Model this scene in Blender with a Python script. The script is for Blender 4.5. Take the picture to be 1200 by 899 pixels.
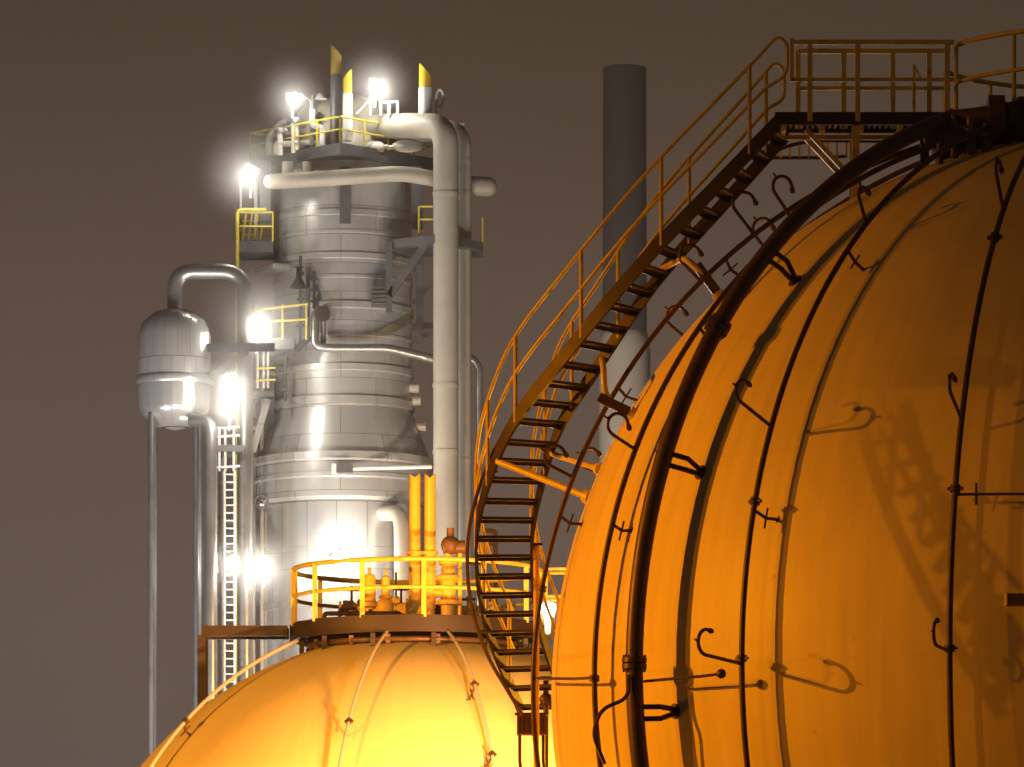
import bpy, math, random
from mathutils import Vector, Matrix
random.seed(7)
sc = bpy.context.scene
for o in list(bpy.data.objects): bpy.data.objects.remove(o)
COL = sc.collection

# ------------------------------------------------------------------ camera
GLOW_D = .16
F, HZ, H = 6500.0, 1300.0, 6.0          # focal length and horizon row in photo pixels (1200 wide), camera height
cam = bpy.data.cameras.new('camera'); camo = bpy.data.objects.new('camera', cam); COL.objects.link(camo)
camo.location = (0, 0, H); camo.rotation_euler = (math.radians(90), 0, 0)
cam.sensor_width = 36; cam.lens = 36*F/1200; cam.shift_y = (HZ-449.5)/1200
cam.clip_start = 1; cam.clip_end = 8000
sc.camera = camo

# ------------------------------------------------------------------ night sky: town glow near the horizon, darker above
w = bpy.data.worlds.new('World'); sc.world = w; w.use_nodes = True
nt = w.node_tree; nt.nodes.clear()
tc = nt.nodes.new('ShaderNodeTexCoord'); sx = nt.nodes.new('ShaderNodeSeparateXYZ')
rp = nt.nodes.new('ShaderNodeValToRGB'); bg = nt.nodes.new('ShaderNodeBackground'); wo = nt.nodes.new('ShaderNodeOutputWorld')
nz = nt.nodes.new('ShaderNodeTexNoise'); nz.inputs['Scale'].default_value = 5; nz.inputs['Detail'].default_value = 3
mm = nt.nodes.new('ShaderNodeMath'); mm.operation = 'MULTIPLY_ADD'; mm.inputs[1].default_value = .035
nt.links.new(tc.outputs['Generated'], sx.inputs[0]); nt.links.new(tc.outputs['Generated'], nz.inputs['Vector'])
ms = nt.nodes.new('ShaderNodeMath'); ms.operation = 'SUBTRACT'; ms.inputs[1].default_value = .0175
nt.links.new(nz.outputs['Fac'], mm.inputs[0]); nt.links.new(sx.outputs['Z'], mm.inputs[2])
nt.links.new(mm.outputs[0], ms.inputs[0]); nt.links.new(ms.outputs[0], rp.inputs[0])
cr = rp.color_ramp; cr.elements.remove(cr.elements[1])
cr.elements[0].position = 0.0; cr.elements[0].color = (.155, .107, .083, 1)
for p, c in ((.10, (.132, .090, .069)), (.150, (.104, .068, .049)), (.197, (.066, .041, .025)), (.40, (.035, .021, .012)), (1, (.018, .010, .006))):
    e = cr.elements.new(p); e.color = (*c, 1)
bg.inputs['Strength'].default_value = 1.0
nt.links.new(rp.outputs[0], bg.inputs[0]); nt.links.new(bg.outputs[0], wo.inputs[0])

# ------------------------------------------------------------------ exposure
vs = sc.view_settings; vs.view_transform = 'Standard'; vs.look = 'None'; vs.exposure = 0; vs.gamma = 1; vs.use_curve_mapping = False
sc.cycles.use_denoising = True; sc.cycles.max_bounces = 6; sc.cycles.sample_clamp_indirect = 4

# ------------------------------------------------------------------ sodium lamps of the tank farm (unseen; one is an added fill)
V = lambda *a: Vector(a)
def lamp(name, loc, power, color, radius, kind='POINT', target=None, angle=60, blend=.6):
    l = bpy.data.lights.new(name, kind); l.energy = power; l.color = color; l.shadow_soft_size = radius
    o = bpy.data.objects.new(name, l); COL.objects.link(o); o.location = loc
    if kind == 'SPOT':
        l.spot_size = math.radians(angle); l.spot_blend = blend
        o.rotation_euler = (Vector(target)-Vector(loc)).to_track_quat('-Z', 'Y').to_euler()
    return o
SODIUM = (1.0, .305, .004)
C1 = Vector((9.638, 90.105, 6.721+H)); R1 = 9.0          # large tank
C2 = Vector((-1.98, 117.0, 2.50+H)); R2 = 7.5            # small tank
def around(c, dist, ang, el):
    a, e = math.radians(ang), math.radians(el)
    return c+dist*Vector((-math.sin(a)*math.cos(e), -math.cos(a)*math.cos(e), math.sin(e)))
lamp('sodium_mast_light', around(C1, 100, 84, 14), 490000, SODIUM, .35, 'SPOT', C1+V(-1, .7, -4.0), 14.5, 1.0)
lamp('sodium_mast_light', around(C1, 100, 78, 12), 62000, SODIUM, .35, 'SPOT', C1+V(-3, 0, 3), 40, .5)  # wide spot added to brighten the top walkway and stair rails
lamp('sodium_yard_light', (4.3, 100.0, 5.5+H), 11000, (1.0, .40, .02), .3)
lamp('sodium_flood_light', (2.2, 98.6, 3.2+H), 40000, (1.0, .385, .13), .3, 'SPOT', C2+V(.3, 0, 3.5), 100, .6)
lamp('sodium_mast_light', (-58, 58, 16+H), 330000, (1, .40, .05), .4, 'SPOT', C2+V(0, 0, 3), 15, .8)
LB = around(C1, 60, 50, 15)
lamp('sodium_mast_light', LB, 16000, SODIUM, .05, 'SPOT', C1+V(1, -8, -1.5), 14, .7)
lamp('sodium_low_light', around(C1, 16, 97, -17), 2000, SODIUM, .5)

# ------------------------------------------------------------------ helpers
def Pt(px, py, Y): return Vector(((px-600)/F*Y, Y, H+(HZ-py)/F*Y))
def V(*a): return Vector(a)
class MB:
    def __init__(s): s.v = []; s.f = []
    def add(s, vs_, fs): b = len(s.v); s.v += [Vector(x) for x in vs_]; s.f += [tuple(i+b for i in q) for q in fs]; return s
    def box(s, c, size, m=None):
        hx, hy, hz = size[0]/2, size[1]/2, size[2]/2; m = m or Matrix.Identity(3)
        vs_ = [Vector(c)+m@V(x*hx, y*hy, z*hz) for x in (-1, 1) for y in (-1, 1) for z in (-1, 1)]
        return s.add(vs_, [(0, 1, 3, 2), (4, 6, 7, 5), (0, 4, 5, 1), (2, 3, 7, 6), (0, 2, 6, 4), (1, 5, 7, 3)])
    def beam(s, a, b, wd, hg, up=V(0, 0, 1)):
        a, b = Vector(a), Vector(b); d = (b-a).normalized(); side = d.cross(up)
        if side.length < 1e-4: side = d.cross(V(0, 1, 0))
        side.normalize(); u = side.cross(d)
        vs_ = [p+side*(x*wd/2)+u*(z*hg/2) for p in (a, b) for x, z in ((-1, -1), (1, -1), (1, 1), (-1, 1))]
        return s.add(vs_, [(3, 2, 1, 0), (4, 5, 6, 7), (0, 1, 5, 4), (1, 2, 6, 5), (2, 3, 7, 6), (3, 0, 4, 7)])
    def tube(s, path, r, n=10, caps=True):
        P = [Vector(p) for p in path]; m = len(P); rr = r if isinstance(r, (list, tuple)) else [r]*m
        t = [(P[min(i+1, m-1)]-P[max(i-1, 0)]).normalized() for i in range(m)]
        x = t[0].orthogonal().normalized(); vs_ = []; fs = []
        for i in range(m):
            x = (x-t[i]*x.dot(t[i])); x.normalize(); y = t[i].cross(x)
            for k in range(n):
                a = 2*math.pi*k/n; vs_.append(P[i]+(x*math.cos(a)+y*math.sin(a))*rr[i])
        for i in range(m-1):
            for k in range(n): fs.append((i*n+k, i*n+(k+1) % n, (i+1)*n+(k+1) % n, (i+1)*n+k))
        if caps: fs.append(tuple(range(n))[::-1]); fs.append(tuple((m-1)*n+k for k in range(n)))
        return s.add(vs_, fs)
    def ribbon(s, path, wd, hg, close=False):
        P = [Vector(p) for p in path]; m = len(P); vs_ = []; fs = []
        for i in range(m):
            d = P[min(i+1, m-1)]-P[max(i-1, 0)]; d.z = 0; sd = d.normalized().cross(V(0, 0, 1))
            for x, z in ((-1, -1), (1, -1), (1, 1), (-1, 1)): vs_.append(P[i]+sd*(x*wd/2)+V(0, 0, z*hg/2))
        for i in range(m-1):
            for k in range(4): fs.append((i*4+k, i*4+(k+1) % 4, (i+1)*4+(k+1) % 4, (i+1)*4+k))
        fs.append((3, 2, 1, 0)); fs.append(tuple((m-1)*4+k for k in range(4)))
        return s.add(vs_, fs)
    def lathe(s, prof, c, n=48):
        c = Vector(c); vs_ = []; fs = []; m = len(prof)
        for r, z in prof:
            for k in range(n): a = 2*math.pi*k/n; vs_.append(c+V(r*math.cos(a), r*math.sin(a), z))
        for i in range(m-1):
            for k in range(n): fs.append((i*n+k, i*n+(k+1) % n, (i+1)*n+(k+1) % n, (i+1)*n+k))
        if prof[0][0] > 1e-4: fs.append(tuple(range(n))[::-1])
        if prof[-1][0] > 1e-4: fs.append(tuple((m-1)*n+k for k in range(n)))
        return s.add(vs_, fs)
    def ball(s, c, r, n=16, sq=(1, 1, 1)):
        pr = [(max(r*math.sin(math.pi*i/n), 1e-5), -r*math.cos(math.pi*i/n)) for i in range(n+1)]
        b = len(s.v); s.lathe(pr, (0, 0, 0), n*2)
        for i in range(b, len(s.v)): q = s.v[i]; s.v[i] = Vector(c)+V(q.x*sq[0], q.y*sq[1], q.z*sq[2])
        return s
    def build(s, name, mat, parent=None, angle=38):
        org = parent['_o'] if parent is not None else None
        off = Vector(org) if org is not None else V(0, 0, 0)
        me = bpy.data.meshes.new(name); me.from_pydata([tuple(p-off) for p in s.v], [], s.f); me.validate()
        me.materials.append(mat)
        me.polygons.foreach_set('use_smooth', [True]*len(me.polygons)); me.set_sharp_from_angle(angle=math.radians(angle))
        o = bpy.data.objects.new(name, me); COL.objects.link(o)
        if parent is not None: o.parent = parent; o['_o'] = list(off)
        else: o['_o'] = [0, 0, 0]
        return o
def thing(name, label, cat, loc, group=None):
    o = bpy.data.objects.new(name, None); COL.objects.link(o); o.location = loc; o['_o'] = list(loc)
    o.empty_display_size = .3
    o['label'] = label; o['category'] = cat
    if group: o['group'] = group
    return o
def bend(pts, rad, n=6):
    P = [Vector(p) for p in pts]; out = [P[0]]
    for i in range(1, len(P)-1):
        a, b, c = P[i-1], P[i], P[i+1]; u = (a-b); v = (c-b)
        r = min(rad, u.length*.49, v.length*.49); u.normalize(); v.normalize()
        for k in range(n+1):
            t = k/n; out.append(b+u*r*(1-t)**2+v*r*t**2)
    out.append(P[-1]); return out
def ang_circle(c, r, a0, a1, n): return [Vector(c)+V(r*math.cos(math.radians(a0+(a1-a0)*i/n)), r*math.sin(math.radians(a0+(a1-a0)*i/n)), 0) for i in range(n+1)]

# ------------------------------------------------------------------ materials
def mat(name, col, rough=.5, metal=0., var=.25, scale=2., bump=0., stretch=(1, 1, 1), col2=None, thresh=(.45, .7), emit=None):
    m = bpy.data.materials.new(name); m.use_nodes = True; n = m.node_tree.nodes; L = m.node_tree.links
    b = n['Principled BSDF']; b.inputs['Roughness'].default_value = rough; b.inputs['Metallic'].default_value = metal
    if emit:
        b.inputs['Base Color'].default_value = (*col, 1); b.inputs['Emission Color'].default_value = (*col, 1); b.inputs['Emission Strength'].default_value = emit; return m
    t = n.new('ShaderNodeTexCoord'); mp = n.new('ShaderNodeMapping'); mp.inputs['Scale'].default_value = stretch
    z = n.new('ShaderNodeTexNoise'); z.inputs['Scale'].default_value = scale; z.inputs['Detail'].default_value = 6; z.inputs['Roughness'].default_value = .6
    r = n.new('ShaderNodeValToRGB'); r.color_ramp.elements[0].position = .3; r.color_ramp.elements[1].position = .72
    k = 1-var; r.color_ramp.elements[0].color = (col[0]*k, col[1]*k, col[2]*k, 1); r.color_ramp.elements[1].color = (*col, 1)
    L.new(t.outputs['Object'], mp.inputs[0]); L.new(mp.outputs[0], z.inputs['Vector']); L.new(z.outputs['Fac'], r.inputs[0])
    src = r.outputs[0]
    if col2:
        z2 = n.new('ShaderNodeTexNoise'); z2.inputs['Scale'].default_value = scale*.7; z2.inputs['Detail'].default_value = 8; z2.inputs['Roughness'].default_value = .7
        mp2 = n.new('ShaderNodeMapping'); mp2.inputs['Location'].default_value = (3.3, 7.7, 1.1); mp2.inputs['Scale'].default_value = stretch
        L.new(t.outputs['Object'], mp2.inputs[0]); L.new(mp2.outputs[0], z2.inputs['Vector'])
        mr = n.new('ShaderNodeMapRange'); mr.inputs['From Min'].default_value = thresh[0]; mr.inputs['From Max'].default_value = thresh[1]
        mx = n.new('ShaderNodeMixRGB'); mx.inputs[2].default_value = (*col2, 1)
        L.new(z2.outputs['Fac'], mr.inputs['Value']); L.new(mr.outputs[0], mx.inputs[0]); L.new(src, mx.inputs[1]); src = mx.outputs[0]
    L.new(src, b.inputs['Base Color'])
    mr3 = n.new('ShaderNodeMapRange'); mr3.inputs['To Min'].default_value = rough*.8; mr3.inputs['To Max'].default_value = min(1, rough*1.25)
    L.new(z.outputs['Fac'], mr3.inputs['Value']); L.new(mr3.outputs[0], b.inputs['Roughness'])
    if bump:
        bp = n.new('ShaderNodeBump'); bp.inputs['Strength'].default_value = bump; bp.inputs['Distance'].default_value = .02
        L.new(z.outputs['Fac'], bp.inputs['Height']); L.new(bp.outputs[0], b.inputs['Normal'])
    return m
def cladding(name, col, rough, metal, circ, bw, rh, streak, stain=(.40, .30, .16), stain_amt=.5, seam=.02):
    """curved sheet-metal panels: bricks laid out on (angle, height), brushed streaks running down"""
    m = bpy.data.materials.new(name); m.use_nodes = True; n = m.node_tree.nodes; L = m.node_tree.links; b = n['Principled BSDF']
    t = n.new('ShaderNodeTexCoord'); s = n.new('ShaderNodeSeparateXYZ'); L.new(t.outputs['Object'], s.inputs[0])
    at = n.new('ShaderNodeMath'); at.operation = 'ARCTAN2'; L.new(s.outputs[1], at.inputs[0]); L.new(s.outputs[0], at.inputs[1])
    mu = n.new('ShaderNodeMath'); mu.operation = 'MULTIPLY'; mu.inputs[1].default_value = circ; L.new(at.outputs[0], mu.inputs[0])
    cb = n.new('ShaderNodeCombineXYZ'); L.new(mu.outputs[0], cb.inputs[0]); L.new(s.outputs[2], cb.inputs[1])
    br = n.new('ShaderNodeTexBrick'); br.inputs['Scale'].default_value = 1; br.inputs['Brick Width'].default_value = bw; br.inputs['Row Height'].default_value = rh
    br.inputs['Mortar Size'].default_value = seam; br.inputs['Mortar Smooth'].default_value = .3; br.inputs['Bias'].default_value = 0
    br.inputs['Color1'].default_value = (*col, 1); br.inputs['Color2'].default_value = (*[c*.84 for c in col], 1); br.inputs['Mortar'].default_value = (*[c*.34 for c in col], 1)
    L.new(cb.outputs[0], br.inputs['Vector'])
    mp = n.new('ShaderNodeMapping'); mp.inputs['Scale'].default_value = (1.5, .30, 1); L.new(cb.outputs[0], mp.inputs[0])
    z = n.new('ShaderNodeTexNoise'); z.inputs['Scale'].default_value = 1.6; z.inputs['Detail'].default_value = 6; L.new(mp.outputs[0], z.inputs['Vector'])
    mr = n.new('ShaderNodeMapRange'); mr.inputs['From Min'].default_value = .52; mr.inputs['From Max'].default_value = .78; mr.inputs['To Max'].default_value = stain_amt
    L.new(z.outputs['Fac'], mr.inputs['Value'])
    mx = n.new('ShaderNodeMixRGB'); mx.inputs[2].default_value = (*stain, 1); L.new(mr.outputs[0], mx.inputs[0]); L.new(br.outputs['Color'], mx.inputs[1]); L.new(mx.outputs[0], b.inputs['Base Color'])
    b.inputs['Metallic'].default_value = metal
    r2 = n.new('ShaderNodeMapRange'); r2.inputs['To Min'].default_value = rough*.6; r2.inputs['To Max'].default_value = rough*1.4; L.new(z.outputs['Fac'], r2.inputs['Value']); L.new(r2.outputs[0], b.inputs['Roughness'])
    mp3 = n.new('ShaderNodeMapping'); mp3.inputs['Scale'].default_value = (.9, .05, 1); L.new(cb.outputs[0], mp3.inputs[0])
    z3 = n.new('ShaderNodeTexNoise'); z3.inputs['Scale'].default_value = 1.3; z3.inputs['Detail'].default_value = 3; L.new(mp3.outputs[0], z3.inputs['Vector'])
    ad = n.new('ShaderNodeMath'); ad.operation = 'MULTIPLY_ADD'; ad.inputs[1].default_value = -.05; L.new(br.outputs['Fac'], ad.inputs[0]); L.new(z3.outputs['Fac'], ad.inputs[2])
    bp = n.new('ShaderNodeBump'); bp.inputs['Strength'].default_value = streak; bp.inputs['Distance'].default_value = .25
    L.new(ad.outputs[0], bp.inputs['Height']); L.new(bp.outputs[0], b.inputs['Normal'])
    return m
def tank_paint(name, col, r, dirt=.80):
    """painted plates of a ball tank: faint weld seams, rain streaks along the meridians, rust specks"""
    m = bpy.data.materials.new(name); m.use_nodes = True; n = m.node_tree.nodes; L = m.node_tree.links; b = n['Principled BSDF']
    t = n.new('ShaderNodeTexCoord'); s = n.new('ShaderNodeSeparateXYZ'); L.new(t.outputs['Object'], s.inputs[0])
    at = n.new('ShaderNodeMath'); at.operation = 'ARCTAN2'; L.new(s.outputs[1], at.inputs[0]); L.new(s.outputs[0], at.inputs[1])
    mu = n.new('ShaderNodeMath'); mu.operation = 'MULTIPLY'; mu.inputs[1].default_value = r; L.new(at.outputs[0], mu.inputs[0])
    cb = n.new('ShaderNodeCombineXYZ'); L.new(mu.outputs[0], cb.inputs[0]); L.new(s.outputs[2], cb.inputs[1])
    mp = n.new('ShaderNodeMapping'); mp.inputs['Scale'].default_value = (2.4, .16, 1); L.new(cb.outputs[0], mp.inputs[0])
    z = n.new('ShaderNodeTexNoise'); z.inputs['Scale'].default_value = 1.5; z.inputs['Detail'].default_value = 5; L.new(mp.outputs[0], z.inputs['Vector'])
    z1 = n.new('ShaderNodeTexNoise'); z1.inputs['Scale'].default_value = .5; z1.inputs['Detail'].default_value = 7; z1.inputs['Roughness'].default_value = .62; L.new(t.outputs['Object'], z1.inputs['Vector'])
    ml = n.new('ShaderNodeMath'); ml.operation = 'ADD'; L.new(z.outputs['Fac'], ml.inputs[0]); L.new(z1.outputs['Fac'], ml.inputs[1])
    rmp = n.new('ShaderNodeMapRange'); rmp.inputs['From Min'].default_value = .75; rmp.inputs['From Max'].default_value = 1.3; L.new(ml.outputs[0], rmp.inputs['Value'])
    mx = n.new('ShaderNodeMixRGB'); mx.inputs[1].default_value = (*[c*dirt for c in col], 1); mx.inputs[2].default_value = (*col, 1); L.new(rmp.outputs[0], mx.inputs[0])
    v = n.new('ShaderNodeTexNoise'); v.inputs['Scale'].default_value = 2.1; v.inputs['Detail'].default_value = 9; v.inputs['Roughness'].default_value = .65; L.new(t.outputs['Object'], v.inputs['Vector'])
    r2 = n.new('ShaderNodeMapRange'); r2.inputs['From Min'].default_value = .66; r2.inputs['From Max'].default_value = .78; r2.inputs['To Max'].default_value = .5; L.new(v.outputs['Fac'], r2.inputs['Value'])
    m2 = n.new('ShaderNodeMixRGB'); m2.inputs[2].default_value = (.16, .07, .03, 1); L.new(r2.outputs[0], m2.inputs[0]); L.new(mx.outputs[0], m2.inputs[1])
    br = n.new('ShaderNodeTexBrick'); br.offset = .5; br.inputs['Scale'].default_value = 1; br.inputs['Brick Width'].default_value = r*.524; br.inputs['Row Height'].default_value = r*.36
    br.inputs['Mortar Size'].default_value = .022; br.inputs['Mortar Smooth'].default_value = .6
    L.new(cb.outputs[0], br.inputs['Vector'])
    m3 = n.new('ShaderNodeMixRGB'); m3.blend_type = 'MULTIPLY'; m3.inputs[2].default_value = (.965, .96, .955, 1); L.new(br.outputs['Fac'], m3.inputs[0]); L.new(m2.outputs[0], m3.inputs[1])
    L.new(m3.outputs[0], b.inputs['Base Color'])
    b.inputs['Roughness'].default_value = .48; b.inputs['Specular IOR Level'].default_value = .35
    bp = n.new('ShaderNodeBump'); bp.inputs['Strength'].default_value = .25; bp.inputs['Distance'].default_value = .05; L.new(z1.outputs['Fac'], bp.inputs['Height'])
    bp2 = n.new('ShaderNodeBump'); bp2.inputs['Strength'].default_value = .06; bp2.inputs['Distance'].default_value = .01; L.new(br.outputs['Fac'], bp2.inputs['Height']); L.new(bp.outputs[0], bp2.inputs['Normal'])
    L.new(bp2.outputs[0], b.inputs['Normal'])
    return m
M = dict(
    tank=tank_paint('tank_paint', (.74, .61, .24), 9.0), tank2=tank_paint('small_tank_paint', (.74, .61, .26), 7.5, .91),
    dark=mat('dark_brown_steel', (.032, .020, .014), .55, .2, .4, 3), pipe=mat('dark_pipe_paint', (.075, .046, .03), .45, .2, .35, 2.5, col2=(.11, .05, .02)),
    yellow=mat('yellow_rail_paint', (.68, .56, .06), .42, 0, .3, 3, col2=(.25, .14, .03), thresh=(.56, .75)),
    grate=mat('galvanised_grating', (.30, .28, .26), .5, .6, .3, 4), grey=mat('grey_steel', (.17, .17, .175), .5, .5, .35, 1.2),
    clad=cladding('insulation_cladding', (.65, .645, .63), .34, .52, 3.2, 3.35, 1.33, .10, stain_amt=.35, seam=.016), shiny=cladding('polished_cladding', (.72, .72, .71), .22, .6, 3.9, 1.4, 3.1, .14, stain_amt=.12),
    cream=mat('cream_pipe_paint', (.47, .43, .355), .5, 0, .22, .5, col2=(.34, .24, .15), thresh=(.60, .80)), white=mat('white_paint', (.80, .79, .76), .45, 0, .15, 1),
    stack_yellow=mat('yellow_stack_paint', (.80, .52, .03), .45, 0, .2, 1), olive=mat('olive_yellow_paint', (.36, .26, .05), .55, 0, .3, 1),
    steelpipe=mat('bare_steel_pipe', (.42, .41, .40), .34, .75, .3, .8, col2=(.20, .13, .08), thresh=(.6, .8)),
    orange=mat('orange_pipe_paint', (.76, .47, .05), .42, 0, .2, 1.5), brownbox=mat('brown_box_paint', (.14, .075, .03), .5, 0, .3, 3),
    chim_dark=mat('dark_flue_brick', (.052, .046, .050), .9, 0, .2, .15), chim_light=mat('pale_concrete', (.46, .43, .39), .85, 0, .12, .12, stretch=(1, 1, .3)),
    ground=mat('yard_gravel', (.14, .12, .10), .95, 0, .5, .4, bump=.3),
    lens=mat('lamp_lens', (1, .97, .90), .3, emit=32), lens_s=mat('lamp_lens_greenish', (.93, 1, .86), .3, emit=22))

# ------------------------------------------------------------------ ground
g = MB(); S = 2400; g.add([(-S, -S, 0), (S, -S, 0), (S, S, 0), (-S, S, 0)], [(0, 1, 2, 3)])
go = g.build('ground', M['ground']); go['kind'] = 'structure'

# ------------------------------------------------------------------ night haze over the whole site
hz_ = MB().box((0, 1000, 64), (5200, 7000, 130)); hm = bpy.data.materials.new('night_haze'); hm.use_nodes = True; hn = hm.node_tree.nodes; hn.clear()
ho = hn.new('ShaderNodeOutputMaterial'); hp = hn.new('ShaderNodeVolumePrincipled'); hp.inputs['Density'].default_value = .0004; hp.inputs['Color'].default_value = (.92, .86, .80, 1); hp.inputs['Anisotropy'].default_value = .3
hm.node_tree.links.new(hp.outputs[0], ho.inputs['Volume'])
hzo = hz_.build('haze_and_glow', hm); hzo['kind'] = 'stuff'; hzo.visible_shadow = True

# ------------------------------------------------------------------ large ball tank
def ball_tank(label, c, r, m, nleg):
    t = thing('spherical_tank', label, 'tank', (c.x, c.y, 0))
    sh = MB().ball((0, 0, 0), r, 64)
    o = sh.build('shell', m); o.parent = t; o.location = (0, 0, c.z); o['_o'] = list(c)
    for k in range(nleg):
        a = 2*math.pi*(k+.5)/nleg; x, y = c.x+math.cos(a)*r*1.0, c.y+math.sin(a)*r*1.0
        leg = MB().tube([(x, y, 0), (x, y, c.z-.2), (x-.05*math.cos(a), y-.05*math.sin(a), c.z)], .38, 16)
        if False: pass
        l = leg.build('support_leg', m, t)
        MB().box((x, y, .2), (1.2, 1.2, .4)).build('footing', M['chim_light'], l)
    man = MB(); man.tube([(c.x, c.y, c.z+r-.1), (c.x, c.y, c.z+r+.45)], .5, 24); man.tube([(c.x, c.y, c.z+r+.45), (c.x, c.y, c.z+r+.6)], .68, 24)
    man.build('manhole_neck', M['pipe'], t)
    return t
big = ball_tank('huge cream ball tank filling the right side, lit orange and crossed by dark pipes', C1, R1, M['tank'], 0)
small = ball_tank('smaller ball tank glowing yellow behind the stair, topped by a round railed gallery', C2, R2, M['tank2'], 0)
def legs(t, c, r, n, m, drop):
    for k in range(n):
        a = 2*math.pi*(k+.5)/n; q = r*.93; x, y = c.x+math.cos(a)*q, c.y+math.sin(a)*q; zt = c.z-drop
        l = MB().tube([(x, y, 0), (x, y, zt)], .34, 16).build('support_leg', m, t)
        MB().box((x, y, .18), (1.1, 1.1, .36)).build('footing', M['chim_light'], l)
legs(big, C1, R1, 8, M['tank'], R1*.36); legs(small, C2, R2, 7, M['tank2'], R2*.36)

def sph(c, r, phi, lam):
    p, l = math.radians(phi), math.radians(lam)
    return c+r*V(-math.sin(p)*math.cos(l), -math.cos(p)*math.cos(l), math.sin(l))
def meridian(c, r, phi, l0, l1, n=70): return [sph(c, r, phi, l0+(l1-l0)*i/n) for i in range(n+1)]
def lam_for_row(c, r, phi, py):
    best = (1e9, 0)
    for i in range(-300, 850):
        q = sph(c, r, phi, i/10); e = abs(HZ-F*(q.z-H)/q.y-py)
        if e < best[0]: best = (e, i/10)
    return best[1]
def hook(c, r, phi, lam, reach, rad, lean=0., tail=200, thick=.028, name='spray_hook', parent=None):
    """spray nozzle arm: leaves the pipe outwards, curls up towards the pole and back towards the plates"""
    p = sph(c, r, phi, lam); n = (p-c).normalized(); t = (sph(c, r, phi, lam+.5)-p).normalized(); s_ = n.cross(t)
    d = (n*math.cos(lean)+t*math.sin(lean)).normalized(); u = (t*math.cos(lean)-n*math.sin(lean)).normalized()
    path = [p+d*reach*i/3 for i in range(4)]; ce = path[-1]+u*rad
    for k in range(1, 15):
        a = math.radians(tail*k/14); path.append(ce+d*rad*math.sin(a)-u*rad*math.cos(a))
    h = MB().tube(path, thick, 8); e = path[-1]; dd = (path[-1]-path[-2]).normalized()
    h.tube([e, e+dd*.05, e+dd*.10], [.035, .045, .03], 8)
    k = ce+d*rad; h.tube([k-d*.02, k+d*.09], .018, 6)
    return h.build(name, M['pipe'], parent)
def clamp(c, r, phi, lam, pr, parent, wide=1.0):
    """bolted flange pair round the pipe plus its saddle arm down to the plates"""
    p = sph(c, r, phi, lam); t = (sph(c, r, phi, lam+.5)-p).normalized(); n = (p-c).normalized(); s_ = n.cross(t)
    m = MB(); m.tube([p-t*.05, p-t*.008], pr*1.75, 14); m.tube([p+t*.008, p+t*.05], pr*1.75, 14)
    m.beam(p-s_*pr*2.6*wide, p+s_*pr*2.6*wide, .04, .05, n)
    return m.build('flange', M['pipe'], parent)
def standoff(c, r, base, phi, lam, parent, tick=True, skew=2.0, thick=.026):
    a = sph(c, r, phi, lam-.4); b = sph(c, (r+base)/2, phi-skew*.35, lam-.9); e = sph(c, base-.03, phi-skew*.5, lam-.6)
    m = MB().tube([a, b, e], thick, 8)
    d = (e-a).normalized(); u = sph(c, r, phi, lam+.5)-sph(c, r, phi, lam); u.normalize()
    if tick: m.tube([b-u*.16, b+u*.16], .016, 6)
    m.tube([e-d*.02, e+d*.02], .07, 10)
    return m.build('standoff', M['pipe'], parent)
GP = 'cooling water pipes running over the big tank'
def cooling_pipe(label, phi, d, pr, l0, l1, flanges, offs, hooks):
    b = sph(C1, R1+d, phi, l0); t = thing('cooling_pipe', label, 'pipe', b, GP)
    MB().tube(meridian(C1, R1+d, phi, l0, l1), pr, 14).build('pipe_run', M['pipe'], t)
    for y in flanges: clamp(C1, R1+d, phi, lam_for_row(C1, R1+d, phi, y), pr, t)
    for y in offs: standoff(C1, R1+d, R1, phi, lam_for_row(C1, R1+d, phi, y), t)
    for y, reach, rad, lean, tail in hooks: hook(C1, R1+d, phi, lam_for_row(C1, R1+d, phi, y), reach, rad, lean, tail, parent=t)
    return t
cooling_pipe('dark thin pipe standing clear of the tank edge, seen against the sky', 82.9, .37, .042, -25, 74, (690,), (600, 450, 300), ((560, .42, .17, .1, 220), (330, .42, .17, .0, 200), (275, .5, .18, .0, 200)))
cooling_pipe('dark thin pipe just inside the left edge of the big tank', 64.5, .26, .045, -25, 73, (795,), (610, 380), ((527, .44, .18, .1, 235), (262, .58, .17, .0, 215)))
cooling_pipe('dark thin pipe with spray hooks, first one right of the thick pipe', 41.4, .37, .045, -25, 74, (772, 588), (592, 290), ((778, .86, .19, .1, 190), (500, .80, .17, .0, 190), (262, .42, .12, .3, 160)))
cooling_pipe('dark thin pipe with spray hooks, nearest the right border', 20.05, .41, .045, -25, 74, (760, 573, 278), (), ((764, .70, .18, .05, 170), (492, .66, .16, .1, 190), (246, .60, .15, .05, 190)))
cooling_pipe('dark thin pipe with spray hooks on the far back of the big tank', 110, .37, .042, -25, 74, (), (420, 560), ((560, .45, .17, 0, 210), (300, .45, .17, 0, 200), (400, .45, .17, 0, 200)))

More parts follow.
